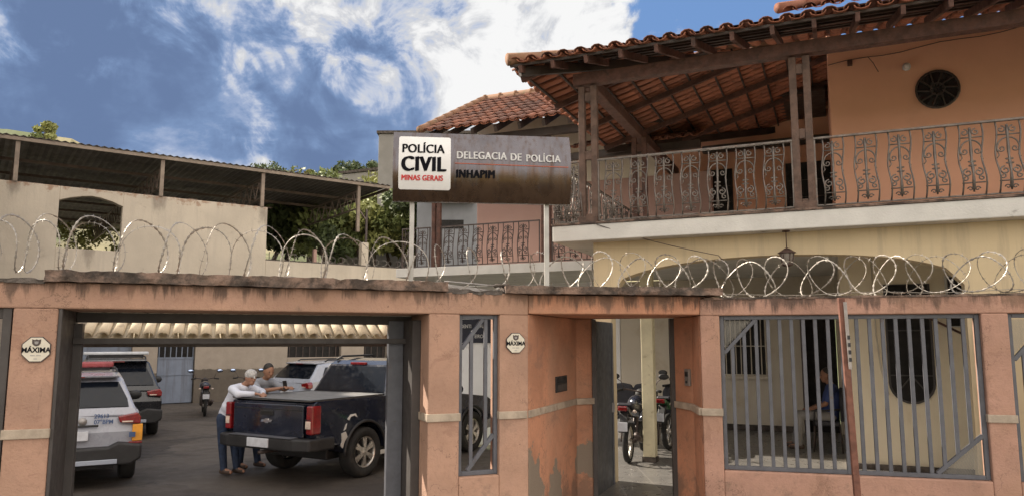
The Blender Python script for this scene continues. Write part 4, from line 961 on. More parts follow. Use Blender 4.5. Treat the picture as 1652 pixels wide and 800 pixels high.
w_ = B(MB().box(-7.6, -6.7, -.02, .0, 1.75, 2.35), 'window', 'navy_sign')
# terrace behind: floor, back hedge
B(MB().box(-14, 6.0, .31, 19, 4.2, 4.4), 'terrace_floor', 'gray_concrete')
B(MB().box(-14, -5.2, 18.8, 19, 4.4, 5.6), 'terrace_parapet', 'gray_concrete')
B(MB().box(-17, -9.7, .3, 8, 8.46, 11.3), 'upper_shade_block', 'leftwall')  # block added out of frame to keep sun off the yard
# roof
def rz_(x): return 8.36
mb = MB(); n = 340; vs = []
for i in range(n+1):
    x = -14+i*(18.95/n); dz = .022*math.sin(i*math.pi/2.0)
    vs += [(x, -.18, 8.42+dz), (x, 20, 8.30+dz)]
mb.add(vs, [(2*i, 2*i+2, 2*i+3, 2*i+1) for i in range(n)], False); rs = B(mb, 'metal_roof', 'sheet_metal', 0)
so = rs.modifiers.new('s', 'SOLIDIFY'); so.thickness = .012
MB().box(-14, 4.92, -.14, -.08, 8.27, 8.385).build('eave_beam', 'truss_fascia', rs)
MB().box(4.86, 4.92, -.079, 20, 8.22, 8.33).build('gable_beam', 'truss', rs)
for y in (2.6, 5.2, 7.8, 10.4, 13, 16, 19): MB().box(-14, 4.85, y, y+.08, 8.16, 8.26).build('purlin', 'truss', rs)
def truss(x):
    t = MB(); t.box(x-.03, x+.03, .0, 19.5, 8.02, 8.09); t.bar((x, 0.1, 7.35), (x, 19.5, 7.35), .05, .06)
    n = 26
    for k in range(n):
        y = .1+k*19.4/n; y2 = .1+(k+1)*19.4/n
        t.bar((x, y, 7.35), (x, (y+y2)/2, 8.05), .03, .03); t.bar((x, (y+y2)/2, 8.05), (x, y2, 7.35), .03, .03)
    o = t.build('truss', 'truss', rs)
for x in (-11.7, -7.83, -3.66, -.22, 3.6): truss(x)
for x, zb in ((-11.7, 7.0), (-7.83, 7.0), (-3.66, 7.0), (-.22, 7.0), (3.6, 6.4)): MB().box(x-.06, x+.06, -.05, .07, zb, 8.27).build('roof_post', 'truss_fascia', rs)
MB().bar((3.6, 0, 7.35), (4.02, .1, 6.9), .05, .05).build('brace', 'truss', rs); MB().box(3.97, 4.05, .06, .14, 5.9, 7.35).build('roof_post', 'iron_dark', rs)
B(MB().box(3.80, 4.10, .01, .29, 5.05, 6.0), 'brick_pier', 'leftwall'); B(MB().box(1.85, 1.97, .05, .2, 5.09, 5.6), 'small_post', 'pale_pink_wall')
for k in range(12): MB().box(.15+k*.48, .17+k*.48, .1, .12, 5.09, 5.38+.03*math.sin(k*5)).build('railing_spike', 'iron_dark', tb)
def lbp(s, y, z): return tuple(mB @ Vector((s, y, z)))
coil('rusty razor wire running along the low wall of the terrace building', [lbp(.1, .15, 5.22), lbp(6.0, .15, 5.22)], .30, .14, 61, 1)
# potted greenery on the terrace seen through the arched opening is part of hedge_beyond below

# ---- unseen building added left of the frame to shade the yard
shade_bld = thing('added_shade_building', 'plain rendered building standing left of the yard beyond the picture edge', 'building', (-17.6, 10.3, 0))
MB().box(-4.5, 4.4, -6, 7.5, -.3, 9.2).build('wall', 'leftwall', shade_bld, bev=.03)
MB().box(-4.7, 4.6, -6.2, 7.7, 9.202, 9.4).build('parapet', 'gray_concrete', shade_bld, bev=.02)
MB().box(-4.5, 2.9, 7.51, 9.4, -.3, 10.5).build('rear_shade_block', 'leftwall', shade_bld, bev=.03)  # higher block added out of frame, stops sun reaching the rear yard
for y in (-4, 0, 4):
    f = MB().box(4.401, 4.43, y-.6, y+.6, 4.6, 5.9).build('window', 'oval_glass', shade_bld); MB().box(4.41, 4.5, y-.7, y+.7, 4.5, 4.58).build('sill', 'slab_white', f)

def at(px, py, Y):
    P = R_(7.1); a = (px-826)/1202; b_ = (400-py)/1202
    r = Vector((a, math.cos(P)-b_*math.sin(P), math.sin(P)+b_*math.cos(P))); return Vector((0, 0, 2.1))+r*(Y/r.y)
# ---- grey concrete buildings beyond
p0 = at(611, 216, 40); p1 = at(700, 216, 40)
cb = thing('concrete_building', 'tall bare grey concrete building behind the steel sign', 'building', (p0.x, 40, 3))
MB().box(0, 6.5, 0, 6, 0, p0.z-3).build('wall', 'gray_concrete', cb, bev=.04)
MB().box(-.1, 6.6, -.1, 6.1, p0.z-2.998, p0.z-2.85).build('parapet', 'grime_concrete', cb)
MB().box(1.8, 2.9, -.03, 0, 1.7, 3.2).build('window', 'dark_inside', cb)
p0 = at(528, 284, 46)
cb = thing('concrete_building', 'low bare concrete building with sloping parapet left of the tall one', 'building', (p0.x, 46, 4))
MB().prism([(0, 0), (5, 0), (5, p0.z-4+.55), (0, p0.z-4)], 0, 6, 'y').build('wall', 'gray_concrete', cb, bev=.04)
MB().prism([(-.1, p0.z-3.99), (5.1, p0.z-4+.565), (5.1, p0.z-4+.75), (-.1, p0.z-3.84)], -.1, 6.1, 'y').build('parapet', 'grime_concrete', cb)
p0 = at(690, 330, 34)
cb = thing('grey_house', 'pale grey house with dark shaded window seen under the steel sign', 'house', (p0.x-.5, 34, 0))
MB().box(0, 5.2, 0, 5, 0, 8.6).build('wall', 'grey_render', cb, bev=.03)
q0 = at(720, 362, 34); f = MB().box(q0.x-p0.x+.5-.3, q0.x-p0.x+.5+.8, -.03, 0, q0.z-.2, q0.z+.2).build('window', 'dark_inside', cb)
MB().box(q0.x-p0.x-.2, q0.x-p0.x+1.8, -.6, -.031, q0.z+1.0, q0.z+1.12).build('awning', 'frame_blue', f)
MB().box(-.1, 5.3, -.1, 5.1, 8.602, 8.75).build('roof', 'gray_concrete', cb)

# ================================================================== VEGETATION
def leaf_cloud(mb, c, r, n, size, rnd, squash=.75):
    for _ in range(n):
        while True:
            v = Vector((rnd.uniform(-1, 1), rnd.uniform(-1, 1), rnd.uniform(-1, 1)))
            if .25 < v.length < 1: break
        v = v*(1+.25*noise.noise(v*2.3+Vector(c))); p = Vector(c)+Vector((v.x*r, v.y*r, v.z*r*squash))
        a = Vector((rnd.gauss(0, 1), rnd.gauss(0, 1), rnd.gauss(0, 1))).normalized(); b_ = a.orthogonal().normalized(); s = size*rnd.uniform(.5, 1.4)
        mb.add([p-a*s, p-b_*s*.45, p+a*s, p+b_*s*.45], [(0, 1, 2, 3)])
def tree(label, x, y, z, h, cr, mats, seed, nb=16, nl=240, leaf=.22, name='tree', cat='tree', group='trees and bushes on the slope beyond the yard'):
    rnd = random.Random(seed); t = thing(name, label, cat, (x, y, z), 0, group)
    tr = MB(); top = h*.62
    P = [Vector((0, 0, -.5))]; 
    for k in range(1, 6): P.append(Vector((rnd.uniform(-.12, .12)*h*.3, rnd.uniform(-.12, .12)*h*.3, top*k/5)))
    tr.tube(P, [h*.035*(1-.13*k) for k in range(6)], 8)
    cl = []
    for k in range(nb):
        a = rnd.uniform(0, 6.283); rr = cr*rnd.uniform(.15, .85); zc_ = h*rnd.uniform(.42, .95)
        rr *= math.sqrt(max(.15, 1-((zc_/h-.62)/.42)**2))
        c = Vector((rr*math.cos(a), rr*math.sin(a), zc_)); cl.append(c)
        s0 = P[3].lerp(P[5], rnd.random()); tr.tube([s0, s0.lerp(c, .5)+Vector((0, 0, .1*h*.3)), c], [h*.014, h*.009, h*.004], 5)
    tr.build('trunk', 'bark', t)
    groups = [MB() for _ in mats]
    for k, c in enumerate(cl): leaf_cloud(groups[k % len(mats)], c, cr*rnd.uniform(.26, .48), nl, leaf, rnd)
    big = groups[0]; base = big.build('crown', mats[0], t, fixn=False)
    me = base.data
    if len(mats) > 1:
        allv = MB(); idx = []
        for gi, g_ in enumerate(groups):
            allv.add(g_.v, g_.f); idx += [gi]*len(g_.f)
        me2 = bpy.data.meshes.new('crown'); me2.from_pydata(allv.v, [], allv.f)
        for m_ in mats: me2.materials.append(M[m_])
        me2.polygons.foreach_set('material_index', idx); base.data = me2
    return t
specs = [ # px, py_base, Y, height, radius, mats, label
 (445, 410, 40, 4.6, 3.2, ('leafC', 'leafA', 'leafB'), 'dark green bush below the metal roof, nearest its corner wall'),
 (500, 408, 42, 5.0, 3.2, ('leafC', 'leafA', 'leafD'), 'dark tree under the middle of the metal roof truss'),
 (552, 410, 43, 5.4, 3.4, ('leafA', 'leafC', 'leafB'), 'green tree behind the end post of the metal roof'),
 (604, 412, 45, 5.8, 3.3, ('leafB', 'leafA', 'leafD'), 'yellow-green sunlit tree beside the left sign post'),
 (642, 415, 47, 5.6, 3.2, ('leafA', 'leafB', 'leafC'), 'green tree directly behind the left sign post'),
 (578, 420, 37, 3.6, 2.3, ('leafA', 'leafB'), 'low dark shrub behind the small brick pier'),
 (465, 420, 36, 4.2, 2.6, ('leafC',), 'low dark shrub at the corner wall'),
 (625, 425, 38, 3.6, 2.1, ('leafA', 'leafB'), 'low bright shrub left of the sign post'),
 (520, 425, 36, 4.0, 2.4, ('leafC', 'leafA'), 'low dark shrub above the low wall'),
 (672, 425, 36, 4.6, 2.0, ('leafA', 'leafC'), 'green shrub seen between sign post and rear balcony'),
 (640, 372, 56, 3.4, 2.4, ('leafD', 'leafB'), 'dry brownish tree high on the slope under the sign'),
 (590, 372, 57, 3.2, 2.4, ('leafD', 'leafA'), 'dry tree high on the slope left of the sign'),
 (535, 372, 57, 3.2, 2.4, ('leafD', 'leafC'), 'dull green tree high on the slope behind the truss')]
for i, (px, py, Y, h, r, ms, lab) in enumerate(specs):
    c = at(px, py, Y); gh = ground_h(c.x, Y)-.2; z = c.z-.9
    tree(lab, c.x, Y, z, h, r, ms, 100+i, 15, 300, .16 if Y < 50 else .2)
for i, (px, py, Y, h, r, lab) in enumerate(((435, 290, 70, 2.6, 2.0, 'far tree top peeping over the metal roof'), (545, 290, 62, 2.0, 1.3, 'far tree on the ridge left of the concrete building'), (566, 289, 66, 2.4, 1.4, 'far dark tree on the ridge, second from the concrete building'), (590, 288, 66, 2.4, 1.5, 'far dark tree on the ridge beside the concrete building'), (66, 236, 46, 2.6, .95, 'small light green tree above the far left of the metal roof'), (500, 292, 50, 1.7, .45, 'tiny light green shoot above the metal roof near the sign'))):
    c = at(px, py, Y); tree(lab, c.x, Y, c.z-1, h, r, ('leafB', 'leafA') if i > 3 else ('leafC',), 300+i, 9, 130, .15)
# hedge seen through the arched opening
rnd = random.Random(77); hd = MB()
for k in range(30): leaf_cloud(hd, mB @ Vector((-12+k*.35, 17.3+rnd.random(), 6.5+rnd.random()*1.4)), .7, 130, .11, rnd)
tag(hd.build('hedge', 'leafB', fixn=False), 'bright green hedge seen through the arched opening of the terrace building', 'hedge')
# ridge on the far left behind the metal roof
c = at(0, 200, 60); mb = MB(); prof = [(-30, 1.5), (-12, 1.0), (-3, .6), (0, .2), (3, -.5), (6, -1.8), (10, -3.5), (16, -6), (22, -12)]
vs = []
for j in range(6):
    for (x, z) in prof: vs.append((c.x+x-1.2, 58+j*9, c.z+z+.9-(0 if j == 1 else (3 if j == 0 else j*.2))+.5*noise.noise(Vector((x*.2, j, 0))) if j else c.z-16))
n = len(prof); mb.add(vs, [(j*n+i, j*n+i+1, (j+1)*n+i+1, (j+1)*n+i) for j in range(5) for i in range(n-1)], True); tag(mb.build('far_hill', 'earth'), kind='structure')
# ================================================================== VEHICLES
def arch_pts(cy, cz, r, zb, n=12):
    a0 = math.asin(min(1, max(-1, (zb-cz)/r)))
    return [(cy+r*math.cos(a), cz+r*math.sin(a)) for a in [a0+(math.pi-2*a0)*k/n for k in range(n+1)]]   # front -> rear over the top
def body_mesh(poly, W, bev, tumble=None, slices=(1, )):
    # side profile polygon (y,z) swept across the width; sides bow slightly
    mb = MB(); n = len(poly); cs = [(-W/2, 0), (-W/2+.05, .02), (W/2-.05, .02), (W/2, 0)]
    xs = [-W/2, -W/2*.96, 0, W/2*.96, W/2]
    def P(x, p):
        y, z = p; s = 1
        if tumble: s = tumble(z)
        return (x*s, y+(.05*(abs(x)/(W/2))**3 if y < .3 else (-.12*(abs(x)/(W/2))**3 if y > 4.2 else 0)), z)
    vs = [P(x, p) for x in xs for p in poly]; fs = [tuple(range(n)), tuple(range(5*n-1, 4*n-1, -1))]
    for j in range(4):
        for i in range(n): fs.append((j*n+i, (j+1)*n+i, (j+1)*n+(i+1) % n, j*n+(i+1) % n))
    return mb.add(vs, fs)
def wheel(parent, x, y, r, wd, side, spokes=6, steer=0, rimr=.62):
    w_ = MB()
    mx = Matrix.Translation((x, y, r)) @ Matrix.Rotation(R_(steer), 4, 'Z') @ Matrix.Rotation(R_(90*side), 4, 'Y')
    w_.lathe([(r*rimr, -wd*.4), (r*.90, -wd*.5), (r*.985, -wd*.38), (r, -wd*.15), (r, wd*.15), (r*.985, wd*.38), (r*.90, wd*.5), (r*rimr, wd*.40), (r*rimr, -wd*.4)], n=32, mx=mx)
    t = w_.build('wheel', 'rubber', parent)
    q = MB(); q.lathe([(r*rimr, wd*.42), (r*rimr*.93, wd*.38), (r*rimr*.9, wd*.20), (r*rimr*.9, -wd*.3)], n=28, mx=mx)
    for k in range(spokes):
        a = 2*math.pi*k/spokes
        for da in (-.13, .13):
            p0 = Vector((r*.12*math.cos(a), r*.12*math.sin(a), wd*.36)); p1 = Vector((r*rimr*.93*math.cos(a+da), r*rimr*.93*math.sin(a+da), wd*.32))
            q.bar(mx @ p0, mx @ p1, r*.11, r*.07, up=(mx.to_3x3() @ Vector((0, 0, 1))))
    q.lathe([(0, wd*.42), (r*.15, wd*.41), (r*.19, wd*.33), (r*.2, 0)], n=14, mx=mx); q.build('rim', 'alloy', t)
    MB().lathe([(0, wd*.05), (r*rimr*.9, wd*.05)], n=20, mx=mx).build('brake_disc', 'plastic', t)
    return t
def cabin(parent, prof, w0, z0, w1, z1, m, name='cabin', bev=.03):
    W_ = lambda z: w0+(w1-w0)*(z-z0)/(z1-z0)
    mb = MB(); n = len(prof); vs = [(-W_(z), y, z) for y, z in prof]+[(W_(z), y, z) for y, z in prof]
    fs = [tuple(range(n)), tuple(range(2*n-1, n-1, -1))]+[(i, i+n, (i+1) % n+n, (i+1) % n) for i in range(n)]
    mb.add(vs, fs); return mb.build(name, m, parent, bev=bev, seg=3), W_
def pane(parent, pts, m='glass', name='window', off=.006):
    p = [Vector(q) for q in pts]; nn = (p[1]-p[0]).cross(p[2]-p[0]).normalized(); c = sum(p, Vector())/len(p)
    # push away from the car centre line
    if nn.dot(c-Vector((0, 2.4, .9))) < 0: nn = -nn
    mb = MB(); n = len(p); vs = [q+nn*off for q in p]+[q-nn*.012 for q in p]
    mb.add(vs, [tuple(range(n)), tuple(range(2*n-1, n-1, -1))]+[(i, i+n, (i+1) % n+n, (i+1) % n) for i in range(n)])
    return mb.build(name, m, parent, bev=.003, seg=1)

def pickup():
    W = 1.84; p = thing('pickup_truck', 'black double cab pickup with grey bed cover, scraped rear wheel arch and dusty alloys', 'pickup', (0, 0, 0))
    lower = [(.13, .58), (.10, .75), (.09, 1.19), (.16, 1.215), (1.72, 1.215), (1.78, 1.17), (3.95, 1.12), (4.95, 1.02), (5.18, .90), (5.24, .62), (5.18, .40), (4.80, .38)]
    lower += arch_pts(4.30, .39, .46, .38)[0:]+[(3.80, .40), (1.70, .42)]+arch_pts(1.22, .39, .46, .42)+[(.60, .56)]
    tum = lambda z: 1-.06*max(0, (z-.85)/.35)**1.5-.05*max(0, (.6-z)/.3)
    body_mesh(lower, W, .03, tum).build('body', 'paint_black', p, bev=.035, seg=3, ang=32)
    prof = [(1.80, 1.15), (1.80, 1.21), (2.06, 1.70), (2.20, 1.765), (2.6, 1.80), (3.05, 1.785), (3.28, 1.73), (3.98, 1.12), (3.98, 1.05), (1.80, 1.05)]
    cb, Wf = cabin(p, prof, .87, 1.1, .66, 1.78, 'paint_black')
    pane(cb, [(-.76, 1.825, 1.25), (.76, 1.825, 1.25), (.62, 2.045, 1.665), (-.62, 2.045, 1.665)], name='rear_window', off=.012)
    for s in (-1, 1):
        g = lambda y, z: (s*(Wf(z)), y, z)
        pane(cb, [g(2.0, 1.22), g(2.85, 1.20), g(2.85, 1.68), g(2.22, 1.68)], name='side_window', off=.008); pane(cb, [g(2.93, 1.20), g(3.75, 1.18), g(3.26, 1.66), g(2.93, 1.68)], name='side_window', off=.008)
        MB().tube([(s*.60, 2.15, 1.77), (s*.60, 2.3, 1.83), (s*.60, 3.1, 1.84), (s*.60, 3.25, 1.76)], .018, 6).build('roof_rail', 'plastic', p)
        MB().ell((s*1.02, 3.65, 1.22), (.11, .06, .085), 10, 7).build('side_mirror', 'paint_black', p)
        for yy, za, zb in ((1.765, .55, 1.19), (2.88, .50, 1.15), (3.72, .55, 1.12)): MB().box(min(s*.905, s*.9215), max(s*.905, s*.9215), yy-.005, yy+.005, za, .88).build('panel_gap', 'dark_inside', p)
        # tail lamps wrap round the corner
        tl = MB().box(-.924, -.80, .045, .24, .755, 1.165) if s < 0 else MB().box(.80, .924, .045, .24, .755, 1.165)
        t = tl.build('tail_light', 'tail_red', p, bev=.025, seg=3)
        MB().box(min(s*.80, s*.90), max(s*.82, s*.90), .037, .05, .84, .95).build('clear_lens', 'tail_clear', t, bev=.012)
        MB().box(min(s*.79, s*.905), max(s*.79, s*.905), .038, .05, .965, .975).build('lens_divider', 'plastic', t)
        for (ys, rr) in ((1.22, .475), (4.30, .475)):
            pts = [(s*.925, ys+rr*math.cos(a), .39+rr*math.sin(a)) for a in [R_(-2+184*k/16) for k in range(17)]]
            MB().tube(pts, .024, 6).build('wheel_arch', 'plastic', p)
        wheel(p, s*.81, 1.22, .385, .25, s); wheel(p, s*.81, 4.30, .385, .25, s, steer=0)
        MB().box(min(s*.93, s*.965), max(s*.93, s*.965), 2.5, 2.68, 1.02, 1.05).build('door_handle', 'plastic', p, bev=.008)
        MB().box(min(s*.80, s*.98), max(s*.80, s*.98), 1.85, 3.7, .36, .41).build('side_step', 'plastic', p, bev=.01)
    MB().box(-.60, .60, .70, 4.7, .30, .62).build('chassis', 'plastic', p, bev=.02)
    MB().cyl((-.7, 1.22, .36), (.7, 1.22, .36), .06, n=10).build('axle', 'plastic', p); MB().ell((0, 1.22, .36), (.17, .15, .15), 10, 8).build('differential', 'plastic', p)
    tg = MB().box(-.74, .74, .052, .10, .70, 1.17).build('tailgate', 'paint_black', p, bev=.02, seg=3)
    MB().box(-.72, .72, .047, .053, 1.085, 1.10).build('tailgate_crease', 'plastic', tg)
    MB().box(-.14, .14, .038, .052, 1.0, 1.075).build('handle', 'plastic', tg, bev=.012); MB().box(-.11, .11, .034, .039, 1.03, 1.06).build('handle_grip', 'dark_inside', tg)
    em = [(-.13, .90), (-.10, .94), (-.035, .94), (-.03, .955), (.045, .955), (.05, .94), (.13, .94), (.10, .90), (.05, .90), (.045, .885), (-.03, .885), (-.035, .90)]
    MB().prism(em, .036, .052, 'y').build('emblem', 'chrome', tg, bev=.004)
    bp = MB().prism([(-.97, .13), (-.95, -.02), (-.70, -.10), (.70, -.10), (.95, -.02), (.97, .13), (.96, .5), (.86, .5), (.86, .16), (-.86, .16), (-.86, .5), (-.96, .5)], .52, .70, 'z').build('rear_bumper', 'plastic', p, bev=.03, seg=3)
    MB().box(-.66, .66, -.105, .05, .702, .712).build('bumper_step', 'frame_blue', bp)
    MB().box(-.22, .22, -.125, -.101, .555, .685).build('number_plate', 'plate', bp, bev=.006)
    MB().box(-.30, .30, 2.02, 2.075, 1.70, 1.752).build('brake_light', 'tail_red', cb, bev=.01) if False else MB().box(-.17, .17, 2.03, 2.09, 1.695, 1.738).build('brake_light', 'tail_red', cb, bev=.01)
    cv = MB().box(-.83, .83, .10, 1.76, 1.218, 1.236).build('bed_cover', 'tarp', p, bev=.008)
    MB().tube([(-.83, .10, 1.237), (.83, .10, 1.237), (.83, 1.76, 1.237), (-.83, 1.76, 1.237)], .008, 6, closed=True).build('cover_edge', 'plastic', cv)
    # chipped filler around the rear arch
    for k, pl in enumerate(([(.67, .72), (.76, .74), (.80, .66), (.74, .60), (.70, .50), (.655, .54), (.68, .62)], [(.80, .92), (.88, .985), (.99, .99), (1.02, .93), (.96, .965), (.87, .95), (.83, .90)], [(.72, .76), (.76, .84), (.785, .86), (.76, .78)])):
        mb = MB(); mb.prism([(y, z) for y, z in pl], .912, .926, 'x'); mb.v = [(x-(.055*max(0, (z-.85)/.35)**1.5), y, z) for x, y, z in mb.v]; mb.build('paint_scrape', 'scrape', p)
    MB().cyl((.0, -.08, .47), (0, .3, .47), .03, n=8).build('tow_hitch', 'iron_dark', p)
    return p
pk = pickup()
th = R_(30)
rr_c = Vector((-2.86, 10.93, 0)); fw = Vector((math.sin(th), math.cos(th), 0)); rt = Vector((math.cos(th), -math.sin(th), 0))
pk.location = rr_c-rt*.94-fw*.05; pk.rotation_euler = (0, 0, -th)

def suv(label, paint, police=False, roof=1.66):
    W = 1.84; p = thing('police_suv' if police else 'parked_suv', label, 'SUV', (0, 0, 0))
    lower = [(.06, .55), (.03, .80), (.10, 1.06), (.16, 1.10), (2.0, 1.11), (3.45, 1.08), (4.35, .98), (4.58, .82), (4.62, .55), (4.55, .36), (4.30, .34)]
    lower += arch_pts(3.65, .35, .40, .34)+[(3.2, .30), (1.4, .30)]+arch_pts(.95, .35, .40, .34)+[(.50, .40), (.12, .42)]
    tum = lambda z: 1-.05*max(0, (z-.8)/.3)**1.5-.04*max(0, (.55-z)/.25)
    bd = body_mesh(lower, W, .03, tum).build('body', paint, p, bev=.045, seg=3, ang=32)
    prof = [(.10, 1.04), (.14, 1.12), (.50, 1.50), (.62, roof-.06), (1.1, roof), (2.0, roof+.01), (2.6, roof-.05), (3.50, 1.09), (3.5, 1.0), (.10, 1.0)]
    cb, Wf = cabin(p, prof, .86, 1.06, .63, roof, paint, bev=.045)
    f = lambda t, z: .14+(.50-.14)*(z-1.12)/.38
    pane(cb, [(-.74, f(0, 1.14), 1.14), (.74, f(0, 1.14), 1.14), (.72, f(0, 1.25), 1.25), (.60, f(0, 1.49), 1.49), (-.60, f(0, 1.49), 1.49), (-.72, f(0, 1.25), 1.25)], name='rear_window', off=.014)
    MB().prism([(.40, roof-.06), (.38, roof-.03), (.75, roof+.005), (.75, roof-.04)], -.60, .60, 'x').build('roof_spoiler', paint, cb, bev=.01)
    MB().box(-.15, .15, .385, .40, roof-.055, roof-.04).build('brake_light', 'tail_red', cb)
    for s in (-1, 1):
        g = lambda y, z: (s*Wf(z), y, z)
        pane(cb, [g(.50, 1.16), g(.95, 1.14), g(.95, roof-.13), g(.68, roof-.14)], name='side_window', off=.008)
        pane(cb, [g(1.03, 1.14), g(1.9, 1.13), g(1.9, roof-.11), g(1.03, roof-.12)], name='side_window', off=.008)
        pane(cb, [g(1.98, 1.13), g(3.05, 1.12), g(2.62, roof-.14), g(1.98, roof-.11)], name='side_window', off=.008)
        MB().tube([(s*.58, .72, roof-.02), (s*.58, .85, roof+.045), (s*.58, 2.3, roof+.05), (s*.58, 2.45, roof-.03)], .018, 6).build('roof_rail', 'plastic', p)
        t = MB().prism([(s*.90, .90), (s*.905, 1.00), (s*.86, 1.07), (s*.60, 1.02), (s*.63, .93)], .005, .16, 'y').build('tail_light', 'tail_red', p, bev=.02, seg=3)
        MB().box(min(s*.66, s*.80), max(s*.66, s*.80), -.004, .006, .935, .955).build('clear_lens', 'tail_clear', t)
        wheel(p, s*.80, .95, .345, .22, s); wheel(p, s*.80, 3.65, .345, .22, s)
        MB().ell((s*1.0, 3.1, 1.13), (.11, .07, .085), 10, 7).build('side_mirror', 'plastic', p)
        MB().tube([(s*.925, .95+.41*math.cos(a), .35+.41*math.sin(a)) for a in [R_(184*k/14-2) for k in range(15)]], .022, 6).build('wheel_arch', 'plastic', p)
    bp = MB().prism([(-.93, .42), (-.93, .62), (-.62, .66), (-.5, .60), (.5, .60), (.62, .66), (.93, .62), (.93, .42), (.80, .34), (-.80, .34)], -.06, .35, 'y').build('rear_bumper', 'plastic', p, bev=.035, seg=3)
    MB().box(-.62, .62, -.075, -.055, .365, .43).build('skid_plate', 'paint_silver', bp, bev=.008)
    MB().box(-.6, .6, .4, 4.3, .24, .36).build('chassis', 'plastic', p)
    MB().box(-.24, .24, -.012, .035, .70, .83).build('number_plate', 'plate', p, bev=.006)
    MB().box(-.36, .36, -.004, .02, .885, .915).build('tailgate_trim', 'chrome' if not police else 'plastic', p, bev=.006)
    MB().tube([(.3, .17, 1.16), (0, .19, 1.185), (-.25, .25, 1.22)], .009, 5).build('wiper', 'plastic', cb)
    return p, cb, bd
ps, cb_, bd_ = suv('white police SUV with red light bar, seen from behind at the left gate post', 'paint_white', True, 1.62)
for s in (1, -1):
    MB().box(min(s*.80, s*.935), max(s*.80, s*.935), .02, .10, .66, .90).build('orange_stripe', 'orange', ps, bev=.012)
    MB().box(min(s*.76, s*.936), max(s*.76, s*.936), .01, .11, .625, .655).build('red_stripe', 'tail_red', ps, bev=.006)
txt = lambda t, x, z, sz, y=-.0: text_bm(t, sz, 'txtblue', 'lettering', ps, TXZ(x, y, z), .002, .95, 'LEFT', .002)
txt('POLÍCIA', -.37, 1.005, .085, .045); txt('MILITAR', -.37, .915, .085, .022); txt('29613', .30, 1.005, .080, .045); txt('07°BPM', .30, .925, .080, .022)
MB().cyl((.16, .005, .965), (.16, .040, .965), .055, n=20).build('crest', 'pipe_grey', ps)
MB().box(.76, .84, -.002, .022, .72, .79).build('sticker', 'txtblue', ps) 
lbm = MB().box(-.55, .55, 1.15, 1.42, 1.69, 1.78).build('light_bar', 'beacon_red', ps, bev=.03, seg=3); MB().box(-.5, .5, 1.2, 1.38, 1.64, 1.69).build('light_bar_base', 'plastic', lbm)
tA = R_(-30); rrc = Vector((-5.42, 11.15, 0)); fA = Vector((math.sin(tA), math.cos(tA), 0)); rA = Vector((math.cos(tA), -math.sin(tA), 0))
ps.location = rrc-rA*.92; ps.rotation_euler = (0, 0, -tA)
p2, cb2, bd2 = suv('dark SUV with chrome tailgate trim and long white light bar, parked behind the police SUV', 'paint_dark', False, 1.70)
lbm = MB().box(-.66, .66, 1.10, 1.36, 1.79, 1.86).build('light_bar', 'lightbar', p2, bev=.025, seg=3); MB().box(-.55, .55, 1.15, 1.32, 1.72, 1.79).build('light_bar_base', 'plastic', lbm)
tB = R_(-29); c0 = Vector((-7.62, 16.6, 0)); rB = Vector((math.cos(tB), -math.sin(tB), 0)); p2.location = c0-rB*.95; p2.rotation_euler = (0, 0, -tB)
p3, cb3, bd3 = suv('pale silver hatchback parked beyond the pickup bed, only its rear roof and window showing', 'paint_silver', False, 1.56)
tC = R_(38); p3.location = (-5.85, 19.6, 0); p3.rotation_euler = (0, 0, -tC); p3.name = 'parked_hatchback'; p3['category'] = 'car'

